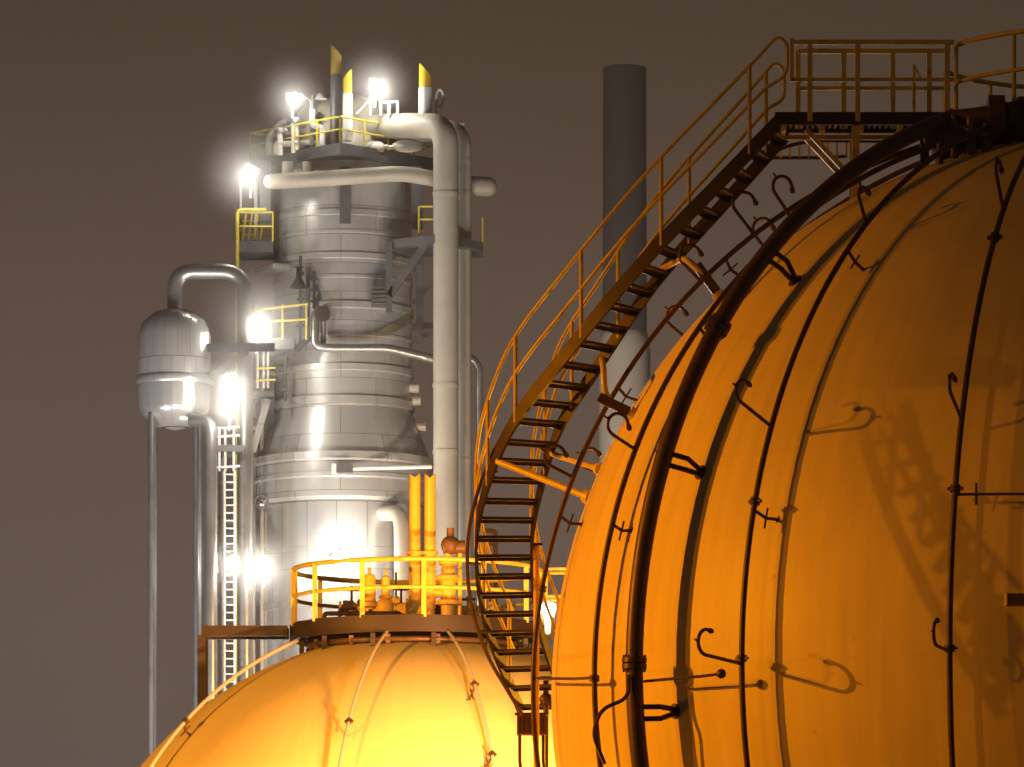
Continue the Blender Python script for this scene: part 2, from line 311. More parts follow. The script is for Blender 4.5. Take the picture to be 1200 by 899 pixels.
# thick riser
D4, R4 = .61, .135
rb = sph(C1, R1+D4, 54.0, -25)
riser = thing('riser_pipe', 'thick dark pipe curving up the big tank with bolted flanges and twin brackets', 'pipe', rb)
path = meridian(C1, R1+D4, 54.0, -25, 70); e = path[-1]
path += [e+(V(C1.x-2.0, C1.y-2.2, C1.z+R1+.05)-e)*k/4 for k in (1, 2, 3, 4)]
MB().tube(path, R4, 20).build('pipe_run', M['pipe'], riser)
for y in (777, 383):
    l = lam_for_row(C1, R1+D4, 54.0, y); p = sph(C1, R1+D4, 54.0, l); t = (sph(C1, R1+D4, 54.0, l+.5)-p).normalized(); n = (p-C1).normalized(); s_ = n.cross(t)
    m = MB(); m.tube([p-t*.085, p-t*.012], R4*1.42, 20); m.tube([p+t*.012, p+t*.085], R4*1.42, 20)
    for k in range(8):
        a = k*math.pi/4; q = p+(n*math.cos(a)+s_*math.sin(a))*R4*1.22; m.tube([q-t*.13, q+t*.13], .016, 6)
    m.build('flange', M['pipe'], riser)
for y in (836, 536, 296):
    l = lam_for_row(C1, R1+D4, 54.0, y); m = MB()
    for dl in (-.55, .55):
        a = sph(C1, R1+D4, 54.0, l+dl); k = sph(C1, R1+.34, 54.0-1.6, l+dl-.1); e = sph(C1, R1-.02, 54.0-1.2, l+dl*.3)
        m.tube([a, k, e], .042, 10)
    e = sph(C1, R1+.015, 54-1.2, l); m.tube([sph(C1, R1-.01, 52.8, l), e], .12, 12)
    m.build('bracket', M['pipe'], riser)
m = MB(); q0 = sph(C1, R1+D4, 54, lam_for_row(C1, R1+D4, 54, 815)); n = (q0-C1).normalized()
q1 = q0+V(-.10, -.16, -.05); m.tube(bend([q1+V(0, 0, .35), q1, q1+V(-.42, -.1, -.18), q1+V(-.55, -.05, -.55), q1+V(-.36, .05, -1.0)], .16), .03, 8)
m.build('drain_hose', M['pipe'], riser)

# horizontal link rods and instrument bulbs between the pipes
lk = thing('link_rod', 'thin horizontal rod tying the tank edge to the first two pipes', 'rod', sph(C1, R1+.3, 80, 7))
r1 = [(84, 795), (64.5, 795)]
pp = [sph(C1, R1+.33, 84-i*1.0, lam_for_row(C1, R1+.33, 84-i*1.0, 795)) for i in range(0, 21, 4)]
MB().tube(pp, .024, 8).build('rod', M['pipe'], lk)
lk = thing('link_rod', 'rod with a dark round bulb at its tip, right of the thick flanged pipe', 'rod', sph(C1, R1+.3, 54, 2))
pp = [sph(C1, R1+.42, 54-i*2.6, lam_for_row(C1, R1+.42, 54-i*2.6, 799-2.2*i)) for i in range(0, 5)]
MB().tube(pp, .024, 8).build('rod', M['pipe'], lk); MB().ball(pp[-1], .075, 10).build('bulb', M['pipe'], lk)
lk = thing('link_rod', 'thin rod reaching right from the rightmost hooked pipe to the picture edge', 'rod', sph(C1, R1+.3, 20, 25))
lr = lam_for_row(C1, R1+.41, 20, 577)
MB().tube([sph(C1, R1+.30, 20-i*.6, lr-.015*i) for i in range(0, 22)], .022, 8).build('rod', M['pipe'], lk)
p = sph(C1, R1+.30, 18.2, lr); MB().tube([p-V(0, 0, .16), p+V(0, 0, .16)], .02, 6).build('peg', M['pipe'], lk)
jb = thing('instrument_box', 'small dark instrument box fixed to the tank at the right border', 'box', sph(C1, R1, 12.5, 13.6))
q = Pt(1194, 703, C1.y-R1-.12)
MB().box(q, (.36, .34, .16)).build('box_body', M['brownbox'], jb); MB().box(q+V(-.19, 0, 0), (.02, .36, .18)).build('end_plate', M['yellow'], jb)
MB().beam(q+V(.1, .1, 0), q+V(.1, .75, -.02), .06, .06).build('mount', M['dark'], jb)

# ------------------------------------------------------------------ stair round the large tank
OUT = [(835, 612), (790, 592), (745, 573), (700, 562), (655, 557), (610, 559), (565, 571), (520, 588), (485, 606), (440, 643), (395, 679), (340, 724), (285, 773), (235, 823), (185, 871), (143, 912)]
ALP = [(835, -26), (790, -24), (745, -20), (700, -11), (640, 0), (565, 14), (500, 34), (440, 45), (375, 57), (332, 64), (250, 70), (143, 77)]
def interp(tab, y):
    for (a, u), (b, v_) in zip(tab, tab[1:]):
        if b <= y <= a: return u+(v_-u)*(a-y)/(a-b)
    return tab[0][1] if y > tab[0][0] else tab[-1][1]
pts = []; N = 280; Yc = C1.y+2.9
seq = [835-(835-143)*i/N for i in range(N+1)]
# walk down and up from row 640, the plan direction follows from how wide the treads look
def march(rows, Y):
    out = []; zprev = None
    for y in rows:
        x = interp(OUT, y); z = (HZ-y)/F*Y
        if zprev is not None: Y -= (z-zprev)*math.cos(math.radians(interp(ALP, y)))*1.0
        zprev = (HZ-y)/F*Y
        out.append((y, Pt(x, y, Y), math.radians(interp(ALP, y))))
    return out
up = march([y for y in seq if y <= 640], Yc); dn = march([y for y in reversed(seq) if y > 640], Yc)
st = list(reversed(dn))+up
WID = .93
def inner(i): y, p, a = st[i]; return p+WID*V(math.cos(a), math.sin(a), 0)
stair = thing('spiral_stair', 'dark curved open stair winding up the left of the big tank', 'stair', (st[0][1].x, st[0][1].y, 0))
op = [s[1] for s in st]; ip = [inner(i) for i in range(len(st))]
def smooth(P, k=12):
    out = []
    for i in range(len(P)):
        a, b = max(0, i-k), min(len(P)-1, i+k); kk = min(i-a, b-i); q = P[i-kk:i+kk+1]; s_ = V(0, 0, 0)
        for x in q: s_ += x
        out.append(s_/len(q))
    return out
op, ip = smooth(op), smooth(ip)
MB().ribbon(op[::3]+[op[-1]], .05, .30).build('stringer', M['dark'], stair)
MB().ribbon(ip[::3]+[ip[-1]], .05, .30).build('stringer', M['dark'], stair)
rise = .29; znext = op[0].z+.1; treads = []
for i in range(len(op)):
    if op[i].z >= znext and i < len(op)-4:
        treads.append(i); znext += rise
for i in treads:
    a, b = op[i], ip[i]; b = V(b.x, b.y, a.z); d = (b-a).normalized(); m = MB()
    m.beam(a+d*.03, b-d*.03, .24, .045); s_ = d.cross(V(0, 0, 1)); m.beam(a+d*.03-s_*.1-V(0, 0, .045), b-d*.03-s_*.1-V(0, 0, .045), .03, .05)
    m.build('tread', M['dark'], stair)
def idx_row(y): return min(range(len(st)), key=lambda i: abs(st[i][0]-y))
RH = 1.24
def stair_rail(P, rows, lo, hi, loop, side):
    h = thing('stair_handrail', 'yellow tube handrail on the %s side of the curved stair' % side, 'handrail', P[idx_row(rows[0])], 'handrails of the curved stair')
    i0, i1 = idx_row(lo), idx_row(hi)
    top = [P[i]+V(0, 0, RH+.13) for i in range(i0, i1, 3)]; mid = [P[i]+V(0, 0, RH*.5+.13) for i in range(i0, i1, 3)]
    d = (top[-1]-top[-2]).normalized()
    end = bend([top[-1], top[-1]+d*.5*loop+V(0, 0, .02), top[-1]+d*.5*loop+V(.16, 0, -.10), mid[-1]+d*.5*loop+V(.16, 0, 0.02), mid[-1]+d*.2*loop, mid[-1]], .15, 5)
    beg = bend([mid[0], mid[0]-V(0, 0, .12), top[0]-V(0, 0, .25), top[0]], .1, 4)
    MB().tube(top[:-1]+end+list(reversed(mid[:-1])), .03, 10).build('rail', M['yellow'], h)
    for y in rows:
        i = idx_row(y); MB().tube([P[i]-V(0, 0, .05), P[i]+V(0, 0, RH+.13)], .034, 8).build('post', M['yellow'], h)
stair_rail(op, (800, 718, 640, 565, 492, 392, 285, 178), 812, 166, .9, 'outer left')
stair_rail(ip, (800, 718, 640, 552, 470, 385, 275, 172), 812, 172, .5, 'inner right')
# cable hung outside the outer stringer
cb = thing('cable_conduit', 'thin dark conduit bowing round the outer side of the stair foot', 'conduit', op[20])
cp = [Pt(x, y, Yc-.35-((640-y)*.006)) for x, y in ((612, 838), (594, 808), (574, 775), (560, 740), (550, 700), (547, 660), (549, 622), (556, 588), (568, 552), (585, 515), (600, 492))]
MB().tube(bend(cp, .4, 4), .032, 8).build('conduit_run', M['pipe'], cb)
for k in (3, 5, 8):
    MB().tube([cp[k], cp[k]+V(.22, .1, 0)], .022, 6).build('conduit_clip', M['pipe'], cb)
# arms tying the stair to the tank
def to_surface(p, phi, lam): return sph(C1, R1-.03, phi, lam)
def near_surf(px, py):
    """point on the tank that shows at this place of the photo, else the closest to it"""
    best = None
    for ph in range(10, 125):
        for la in range(-20, 85):
            q = sph(C1, R1, ph, la); e = (600+F*q.x/q.y-px)**2+(HZ-F*(q.z-H)/q.y-py)**2+(0 if ph < 92 else (ph-92)*3)
            if best is None or e < best[0]: best = (e, q)
    return best[1]
def arm(label, a, target, r, m, via=None, box=False):
    pth = [a]+(via or [])+[target]
    t = MB().tube(bend(pth, .3) if via else pth, r, 12).build('support_arm', m, stair); t['label'] = label
    d = (target-pth[-2]).normalized(); MB().tube([target-d*.06, target+d*.06], r*2.2, 12).build('foot_plate', m, t)
    if box: MB().beam(target-d*.62, target-d*.08, .13, .15).build('sleeve', M['pipe'], t)
arm('straight yellow arm from the outer stringer across to the tank edge', op[idx_row(533)]-V(0, 0, .1), near_surf(688, 583), .055, M['yellow'])
arm('short yellow arm from the inner stringer just above the long straight arm', ip[idx_row(520)]-V(0, 0, .1), near_surf(700, 550), .045, M['yellow'])
q = near_surf(742, 484)
arm('curved yellow arm with a dark sleeve halfway up the stair', ip[idx_row(415)], q, .05, M['yellow'], [V(ip[idx_row(415)].x-.02, q.y, q.z+.75), q+V(-.45, 0, .22)], True)
q = near_surf(842, 345)
arm('bent yellow arm with a dark sleeve near the top of the stair', ip[idx_row(315)]+V(0, 0, .12), q, .05, M['yellow'], [V(q.x-.55, q.y-.1, ip[idx_row(315)].z+.14), V(q.x-.22, q.y, q.z+.3)], True)
# junction box under the foot and props
jb = thing('junction_box', 'brown louvred junction box under the foot of the curved stair', 'box', Pt(622, 862, Yc+1.4))
c = Pt(623, 850, Yc+1.4)
MB().box(c, (.50, .26, .34)).build('box_body', M['brownbox'], jb); MB().box(c+V(0, 0, .19), (.58, .34, .03)).build('lid', M['dark'], jb)
lv = MB()
for k in range(6): lv.box(c+V(-.2+.08*k, -.14, 0), (.02, .02, .28))
lv.build('louvre', M['dark'], jb)
for dx in (-.2, .2):
    b = c+V(dx, 0, -.17); MB().tube(bend([b, b-V(0, 0, .5), b+V(.12, 0, -.9), V(b.x+.12, b.y, 0)], .1), .03, 8).build('leg', M['dark'], jb)
pr = thing('stair_prop', 'thin brown upright pole carrying the inner stringer of the stair', 'post', V(ip[idx_row(640)].x, ip[idx_row(640)].y, 0))
a = ip[idx_row(640)]; MB().tube([(a.x+.08, a.y+.02, 0), (a.x+.08, a.y+.02, a.z)], .05, 12).build('pole', M['orange'], pr); MB().box((a.x+.08, a.y+.02, a.z+.02), (.2, .2, .05)).build('cap_plate', M['dark'], pr)
b = ip[idx_row(800)]
vt = thing('handwheel_valve', 'dark valve with a small handwheel beside the foot of the stair', 'valve', Pt(641, 830, Yc+2.0))
c = Pt(640, 812, Yc+2.2); m = MB().tube([c-V(0, 0, .35), c+V(0, 0, .25)], .05, 10); m.ball(c-V(0, 0, .12), .12, 10); m.build('body', M['pipe'], vt)
MB().tube(ang_circle(c+V(0, 0, .25), .19, 0, 360, 20), .022, 8).build('handwheel', M['pipe'], vt); MB().tube([c+V(-.19, 0, .25), c+V(.19, 0, .25)], .015, 6).build('spoke', M['pipe'], vt)
MB().tube([c-V(0, 0, .35), V(c.x, c.y, 0)], .045, 10).build('stem_pipe', M['pipe'], vt)

# neighbouring lattice stair outside the picture on the left; its shadow falls faintly on the tank
def half(px, py):
    d = Pt(px, py, 90)-V(0, 0, H); d.normalize(); o = V(0, 0, H)-C1; b = o.dot(d); q = V(0, 0, H)+d*(-b-math.sqrt(max(b*b-o.dot(o)+R1*R1, 0)))
    return LB+(q-LB)*.5
ns = thing('access_stair', 'lattice access stair whose faint shadow falls on the right of the big tank', 'stair', half(1100, 640)*1.0)
up_ = V(0, 0, 1)
MB().beam(half(985, 440), half(1172, 436), .5, .16).build('platform', M['dark'], ns)
for x0, y0, x1, y1 in ((1004, 470, 1176, 840), (1060, 470, 1196, 760)): MB().beam(half(x0, y0), half(x1, y1), .03, .10).build('stringer', M['dark'], ns)
for x0, y0, x1, y1 in ((1025, 452, 1196, 690), (1030, 500, 1194, 740)): MB().tube([half(x0, y0), half(x1, y1)], .025, 8).build('rail', M['yellow'], ns)
for x, y in ((1052, 490), (1085, 537), (1125, 592), (1165, 648)): MB().tube([half(x, y), half(x-8, y+95)], .025, 8).build('post', M['yellow'], ns)
for k in range(12):
    t_ = k/11; MB().beam(half(1010+t_*160, 490+t_*330), half(1066+t_*126, 490+t_*250), .12, .03).build('tread', M['dark'], ns)

# ------------------------------------------------------------------ top walkway and crown gallery of the large tank
YT = op[-1].y; ZD = H+(HZ-139)/F*YT
xa, xb = Pt(908, 139, YT).x, Pt(1130, 139, YT).x; WW = .75
wk = thing('top_walkway', 'straight dark walkway from the stair head to the crown of the big tank', 'walkway', (xa, YT, ZD))
for yy in (YT, YT+WW): MB().beam((xa, yy, ZD), (xb, yy, ZD), .07, .20).build('side_beam', M['dark'], wk)
gr = MB(); k = xa+.1
while k < xb: gr.box((k, YT+WW/2, ZD-.02), (.035, WW-.08, .05)); k += .09
gr.build('grating', M['grate'], wk)
k = xa+.15
while k < xb: MB().box((k, YT+WW/2, ZD-.14), (.07, WW+.06, .10)).build('joist', M['yellow'], wk); k += .62
MB().beam((xa+.2, YT+WW*.5, ZD-.24), (xb-.9, YT+WW*.5, ZD-.24), .09, .07).build('under_beam', M['yellow'], wk)
def surf_z(x, y):
    d = R1*R1-(x-C1.x)**2-(y-C1.y)**2; return C1.z+math.sqrt(max(d, 0))
xp = Pt(1003, 139, YT).x
for yy in (YT+.06, YT+WW-.06):
    MB().beam((xp, yy, ZD-.1), (xp, yy, surf_z(xp, yy)-.05), .12, .12, V(0, 1, 0)).build('post', M['yellow'], wk)
    MB().beam((Pt(945, 139, YT).x, yy+.07, ZD-.15), (xp-.04, yy+.07, ZD-.95), .08, .08).build('brace', M['yellow'], wk)
MB().beam((Pt(1085, 139, YT).x, YT+.3, ZD-.1), (Pt(1085, 139, YT).x, YT+.3, surf_z(Pt(1085, 139, YT).x, YT+.3)-.05), .14, .14, V(0, 1, 0)).build('post', M['dark'], wk)
for side, yy, xs in (('near', YT, (928, 949, 1005, 1110)), ('far', YT+WW, (938, 992, 1050, 1093))):
    h = thing('walkway_handrail', 'yellow square-tube railing along the %s side of the top walkway' % side, 'handrail', (xa, yy, ZD), 'railings of the top walkway')
    X = [Pt(x, 139, YT).x for x in xs]; zt, zm = ZD+1.22, ZD+.62
    x1 = Pt(1118, 139, YT).x
    MB().beam((X[0], yy, zt), (x1, yy, zt), .075, .075).build('top_rail', M['yellow'], h); MB().beam((X[0], yy, zm), (x1, yy, zm), .06, .06).build('mid_rail', M['yellow'], h)
    if side == 'near': MB().beam((X[0], yy, zm-.03), (X[0], yy, zt+.06), .06, .06, V(0, 1, 0)).build('end_bar', M['yellow'], h)
    for x in (X[1:] if side == 'near' else X): MB().beam((x, yy, ZD-.05), (x, yy, zt), .08, .08, V(0, 1, 0)).build('post', M['yellow'], h)
# cable ladder curving beneath the walkway
tr = thing('cable_tray', 'curved ladder tray slung under the top walkway beside the stair head', 'cable tray', Pt(900, 182, YT+1.2))
ty = YT+1.3
t1 = [Pt(x, y, ty) for x, y in ((880, 200), (898, 182), (915, 174), (935, 168), (960, 165), (990, 165), (1060, 166))]; t2 = [Pt(x, y, ty+.25) for x, y in ((882, 204), (900, 185), (920, 185), (945, 185), (970, 185), (992, 183))]
MB().tube(bend(t1, .3), .03, 8).build('side_rail', M['pipe'], tr); MB().tube(bend(t2, .3), .028, 8).build('side_rail', M['pipe'], tr)
rg = MB()
for k in range(8): x = 915+k*11; rg.beam(Pt(x, 168+max(0, (935-x)*.3), ty), Pt(x, 185, ty+.25), .03, .03)
rg.build('rungs', M['yellow'], tr)
# crown gallery
gl = thing('crown_gallery', 'round railed gallery around the crown of the big tank at the top right corner', 'gallery', (C1.x, C1.y, C1.z+R1))
GZ = C1.z+R1+.13; ro, ri = 2.75, 1.9
MB().lathe([(ri, -.05), (ro, -.05), (ro, .0), (ri, .0), (ri, -.05)], (C1.x, C1.y, GZ), 64).build('deck', M['grate'], gl)
MB().lathe([(ro+.002, -.34), (ro+.06, -.34), (ro+.06, .12), (ro+.002, .12), (ro+.002, -.34)], (C1.x, C1.y, GZ), 64).build('fascia', M['dark'], gl)
for k in range(10):
    a = 36*k+10; x, y = C1.x+2.5*math.cos(math.radians(a)), C1.y+2.5*math.sin(math.radians(a))
    MB().beam((x, y, surf_z(x, y)-.03), (x, y, GZ-.05), .12, .12, V(0, 1, 0)).build('post', M['dark'], gl)
hr = thing('gallery_handrail', 'curved yellow handrail circling the crown gallery of the big tank', 'handrail', (C1.x, C1.y, GZ))
aw = math.degrees(math.atan2(YT+.3-C1.y, -1.5))
a0, a1 = 180-(-0) + 64, 180+40-360
for zz, rr, nm in ((1.22, .042, 'top_rail'), (.62, .035, 'mid_rail')):
    MB().tube(ang_circle((C1.x, C1.y, GZ+zz), ro, -156, 156, 60), rr, 10).build(nm, M['yellow'], hr)
for k in range(12):
    q = ang_circle((C1.x, C1.y, GZ), ro, -156+312*k/11, 0, 1)[0]; MB().tube([q-V(0, 0, .1), q+V(0, 0, 1.22)], .035, 8).build('post', M['yellow'], hr)
# valve cluster at the pipe ends
vm = thing('valve_manifold', 'dark cluster of flanged valves where the thick pipe meets the crown gallery', 'valve', V(C1.x-2.2, C1.y-2.3, C1.z+R1-.3))
e = V(C1.x-2.0, C1.y-2.2, C1.z+R1+.05)
m = MB().tube([e-V(.10, 0, 0), e+V(.16, 0, 0)], .30, 18); m.tube([e+V(.16, 0, 0), e+V(.4, .1, 0)], .2, 14); m.tube([e+V(.4, .1, 0), e+V(.5, .14, 0)], .3, 18); m.build('valve_body', M['pipe'], vm)
for dx, dz, r in ((-.35, -.45, .10), (-.62, -.42, .07), (-.10, -.55, .09), (-.85, -.60, .06)):
    MB().tube([e+V(dx, .1, .0), e+V(dx, .1, dz-.25)], r, 10).build('branch', M['pipe'], vm)
    MB().tube([e+V(dx, .1, dz*.5), e+V(dx, .1, dz*.5-.07)], r*1.8, 12).build('flange', M['pipe'], vm)
MB().tube([e+V(-1.1, .1, -.38), e+V(.1, .1, -.22)], .09, 10).build('header', M['pipe'], vm)
sg = thing('wind_vane_post', 'short bent post standing on the top walkway', 'post', Pt(1072, 139, YT+.5))
q = Pt(1071, 139, YT+.5); q.z = ZD; MB().tube([q, q+V(0, 0, .95)], .025, 8).build('pole', M['yellow'], sg); MB().tube([q+V(0, 0, .95), q+V(.13, 0, .7)], .018, 6).build('stay', M['yellow'], sg)

# ------------------------------------------------------------------ small tank: gallery, rails, equipment
ZG = H+(HZ-723)/F*(117-2.6); RG = 2.62; cg = V(C2.x-.02, C2.y, ZG)
g2 = thing('tank_gallery', 'dark round gallery deck on top of the smaller tank', 'gallery', cg)
MB().lathe([(.9, -.06), (RG, -.06), (RG, 0), (.9, 0), (.9, -.06)], cg, 24).build('deck', M['grate'], g2)
MB().lathe([(RG+.002, -.30), (RG+.07, -.30), (RG+.07, .05), (RG+.002, .05), (RG+.002, -.30)], cg, 16).build('fascia', M['dark'], g2)
for k in range(12):
    a = math.radians(30*k+9); x, y = cg.x+2.45*math.cos(a), cg.y+2.45*math.sin(a); zz = C2.z+math.sqrt(R2*R2-2.45**2)
    MB().beam((x, y, zz-.05), (x, y, ZG-.06), .10, .10, V(0, 1, 0)).build('post', M['dark'], g2)
    MB().beam((cg.x+.9*math.cos(a), cg.y+.9*math.sin(a), ZG-.16), (cg.x+2.6*math.cos(a), cg.y+2.6*math.sin(a), ZG-.16), .08, .16).build('joist', M['orange'], g2)
h2 = thing('gallery_handrail', 'ring of yellow railing around the gallery of the smaller tank', 'handrail', cg)
for zz, rr, nm in ((1.2, .052, 'top_rail'), (.62, .042, 'mid_rail')): MB().tube(ang_circle(cg+V(0, 0, zz), RG, -172, 172, 64), rr, 10).build(nm, M['yellow'], h2)
for k in range(13):
    q = ang_circle(cg, RG, -172+344*k/12, 0, 1)[0]; MB().beam(q, q+V(0, 0, 1.2), .10, .08, V(0, 1, 0)).build('post', M['yellow'], h2)
for lab, sgn, x0, x1 in (('bare dark gangway without rails running left from the gallery of the smaller tank', -1, cg.x-RG-.1, cg.x-RG-1.9), ('gangway running right from the gallery of the smaller tank behind the big one', 1, cg.x+RG+.1, cg.x+RG+3.2)):
    gw = thing('gangway', lab, 'walkway', (x0, cg.y, 0))
    for yy in (-.42, .42): MB().beam((x0, cg.y+yy, ZG-.1), (x1, cg.y+yy, ZG-.1), .08, .22).build('side_beam', M['dark'], gw)
    MB().box(((x0+x1)/2, cg.y, ZG-.03), (abs(x1-x0), .76, .04)).build('deck', M['grate'], gw)
    for yy in ((-.45, .45) if sgn > 0 else ()):
        m = MB(); zt = ZG+1.2
        for z in (zt, ZG+.62): m.tube([(x0, cg.y+yy, z), (x1, cg.y+yy, z)], .035, 8)
        for k in range(4): x = x0+(x1-x0)*k/3; m.tube([(x, cg.y+yy, ZG-.1), (x, cg.y+yy, zt)], .035, 8)
        m.build('railing', M['yellow'], gw)
    for yy in (-.45, .45):
        for x in (x1,): MB().beam((x, cg.y+yy, 0), (x, cg.y+yy, ZG-.2), .16, .16, V(0, 1, 0)).build('trestle_leg', M['dark'], gw)
EY = C2.y-1.2
def deckpt(px, Y=EY): p = Pt(px, 700, Y); return V(p.x, p.y, ZG)
for px, lab in ((486, 'left of two tall orange vent pipes with notched tops on the small tank'), (504, 'right of two tall orange vent pipes with notched tops on the small tank')):
    v_ = thing('vent_pipe', lab, 'pipe', deckpt(px), 'tall orange vent pipes'); b = deckpt(px); ht = H+(HZ-558)/F*EY-ZG; r = .118
    prof = []; n = 20; MBv = MB(); vs_ = []; fs = []
    for k in range(n):
        a = 2*math.pi*k/n; vs_.append(b+V(r*math.cos(a), r*math.sin(a), .3))
    for k in range(n):
        a = 2*math.pi*k/n; vs_.append(b+V(r*math.cos(a), r*math.sin(a), ht+.10*abs(math.cos(a))-.05))
    for k in range(n):
        a = 2*math.pi*k/n; vs_.append(b+V(r*.86*math.cos(a), r*.86*math.sin(a), ht+.10*abs(math.cos(a))-.06))
    for k in range(n):
        a = 2*math.pi*k/n; vs_.append(b+V(r*.86*math.cos(a), r*.86*math.sin(a), ht-1.0))
    for j in range(3):
        for k in range(n): fs.append((j*n+k, j*n+(k+1) % n, (j+1)*n+(k+1) % n, (j+1)*n+k))
    MBv.add(vs_, fs); MBv.build('stack', M['orange'], v_)
    MB().tube(bend([b+V(0, 0, .62), b+V(0, 0, .34), b+V(-.34, 0, .16), b+V(-.5, 0, .16)], .3, 8), .125, 14).build('elbow', M['orange'], v_)
    MB().tube([b+V(0, 0, -.02), b+V(0, 0, .3)], .10, 12).build('foot', M['orange'], v_)
    MB().tube([b+V(0, 0, 1.42), b+V(0, 0, 1.49)], .17, 16).build('flange', M['orange'], v_)
def valve(px, lab, hts, mtl):
    b = deckpt(px); t = thing('relief_valve', lab, 'valve', b, 'orange relief valves on the small tank')
    MB().lathe(hts, b, 20).build('valve_body', mtl, t); return t, b
t, b = valve(433, 'stubby orange relief valve with a pointed cap, leftmost on the small tank gallery', [(.16, 0), (.16, .08), (.11, .1), (.11, .3), (.2, .34), (.2, .42), (.13, .46), (.13, .5), (.125, .95), (.10, 1.0), (.04, 1.02), (.04, 1.15), (.0001, 1.16)], M['orange'])
MB().tube([b+V(0, 0, .22), b+V(.30, 0, .22)], .08, 12).build('outlet', M['orange'], t)
t, b = valve(452, 'slimmer orange relief valve with a rounded body beside the tall vent pipes', [(.14, 0), (.14, .08), (.1, .1), (.2, .2), (.22, .32), (.18, .45), (.1, .5), (.14, .52), (.14, .56), (.09, .58), (.085, .95), (.03, .99), (.03, 1.12), (.0001, 1.13)], M['orange'])
MB().tube([b+V(0, 0, .30), b+V(.42, 0, .30)], .13, 14).build('outlet', M['orange'], t); MB().tube([b+V(.42, 0, .30), b+V(.49, 0, .30)], .2, 16).build('outlet_flange', M['orange'], t)
b = deckpt(525); t = thing('tall_valve', 'tall orange flanged valve stack with an actuator on its head, near the stair', 'valve', b)
MB().lathe([(.22, 0), (.22, .07), (.14, .09), (.15, .35), (.24, .38), (.24, .46), (.15, .5), (.17, .7), (.15, .86), (.25, .9), (.25, .98), (.14, 1.02), (.14, 1.2), (.2, 1.22), (.2, 1.28), (.06, 1.3), (.06, 1.5)], b, 20).build('valve_body', M['orange'], t)
ac = MB().tube([b+V(-.10, 0, 1.58), b+V(.36, 0, 1.58)], .14, 14); ac.ball(b+V(.05, 0, 1.62), .2, 10); ac.tube([b+V(.05, 0, 1.75), b+V(.05, 0, 1.98)], .08, 10); ac.build('actuator', M['brownbox'], t)
MB().tube([b+V(.25, 0, 0), b+V(.25, 0, 1.5)], .045, 8).build('side_tube', M['orange'], t); MB().tube([b+V(-.32, 0, .62), b+V(.0, 0, .62)], .1, 12).build('outlet', M['orange'], t)
sp = thing('instrument_rack', 'low dark instrument pipes on the left of the small tank gallery', 'pipes', deckpt(400))
b = deckpt(398); m = MB(); m.tube(bend([b, b+V(0, 0, .3), b+V(.35, 0, .3), b+V(.35, 0, .0)], .08), .04, 8); m.tube([b+V(.45, 0, 0), b+V(.45, 0, .95)], .025, 8); m.ball(b+V(.45, 0, .42), .09, 8); m.box(b+V(.18, 0, .38), (.22, .15, .16)); m.build('pipework', M['dark'], sp)
def dk(px, dy): p = Pt(px, 700, C2.y+dy); return V(p.x, p.y, ZG)
for px, dy, hh, lab in ((412, -.4, .85, 'gate valve with a thin handwheel at the left of the small tank gallery'), (470, .9, 1.0, 'gate valve with a thin handwheel behind the tall orange vent pipes'), (548, .3, .7, 'low gate valve with a thin handwheel just left of the curved stair')):
    b = dk(px, dy); t = thing('gate_valve', lab, 'valve', b, 'gate valves on the small tank')
    m = MB().tube([b, b+V(0, 0, hh*.55)], .07, 10); m.ball(b+V(0, 0, hh*.45), .14, 10); m.tube([b+V(-.24, 0, hh*.45), b+V(.24, 0, hh*.45)], .075, 12); m.tube([b+V(-.26, 0, hh*.45), b+V(-.21, 0, hh*.45)], .14, 14); m.tube([b+V(.21, 0, hh*.45), b+V(.26, 0, hh*.45)], .14, 14); m.build('valve_body', M['orange'], t)
    MB().tube([b+V(0, 0, hh*.5), b+V(0, 0, hh)], .025, 8).build('stem', M['dark'], t); MB().tube(ang_circle(b+V(0, 0, hh*.9), .16, 0, 360, 18), .02, 6).build('handwheel', M['dark'], t)
for z, x0, x1, dy, rr_, mt, lab in ((.30, 420, 560, .4, .085, 'orange', 'level orange header pipe behind the valves of the small tank gallery'), (.16, 380, 470, -1.6, .05, 'dark', 'low dark pipe along the front left of the small tank gallery'), (.48, 505, 590, .8, .06, 'orange', 'thin orange pipe behind the tall valve of the small tank gallery')):
    a, b = dk(x0, dy)+V(0, 0, z), dk(x1, dy)+V(0, 0, z); t = thing('deck_pipe', lab, 'pipe', a-V(0, 0, z))
    MB().tube(bend([a-V(0, 0, z), a, b, b-V(0, 0, z)], .18), rr_, 12).build('pipe_run', M[mt], t)
    for k in (.3, .6): q = a+(b-a)*k; MB().tube([q-V(.035, 0, 0), q+V(.035, 0, 0)], rr_*1.8, 14).build('flange', M[mt], t)
for px, dy, h_, lab in ((464, -1.3, 1.05, 'thin dark gauge post with a round dial left of the tall vent pipes'), (575, -.6, .9, 'thin dark gauge post with a round dial behind the stair treads')):
    b = dk(px, dy); t = thing('gauge_post', lab, 'gauge', b, 'gauge posts on the small tank'); MB().tube([b, b+V(0, 0, h_)], .025, 8).build('post', M['dark'], t); MB().tube([b+V(0, -.05, h_*.45), b+V(0, .03, h_*.45)], .085, 16).build('dial', M['orange'], t)
ur = thing('ring_main', 'dark ring pipe slung under the gallery of the smaller tank', 'pipe', cg-V(0, 0, .48))
MB().tube(ang_circle(cg-V(0, 0, .42), 2.30, 0, 360, 60), .06, 10).build('ring', M['pipe'], ur)
for k in range(14):
    a = math.radians(25.7*k+4+random.uniform(-6, 6)); q = cg+V(2.30*math.cos(a), 2.30*math.sin(a), -.42); MB().box(q, (.09, .09, .20)).build('hanger', M['brownbox'], ur)
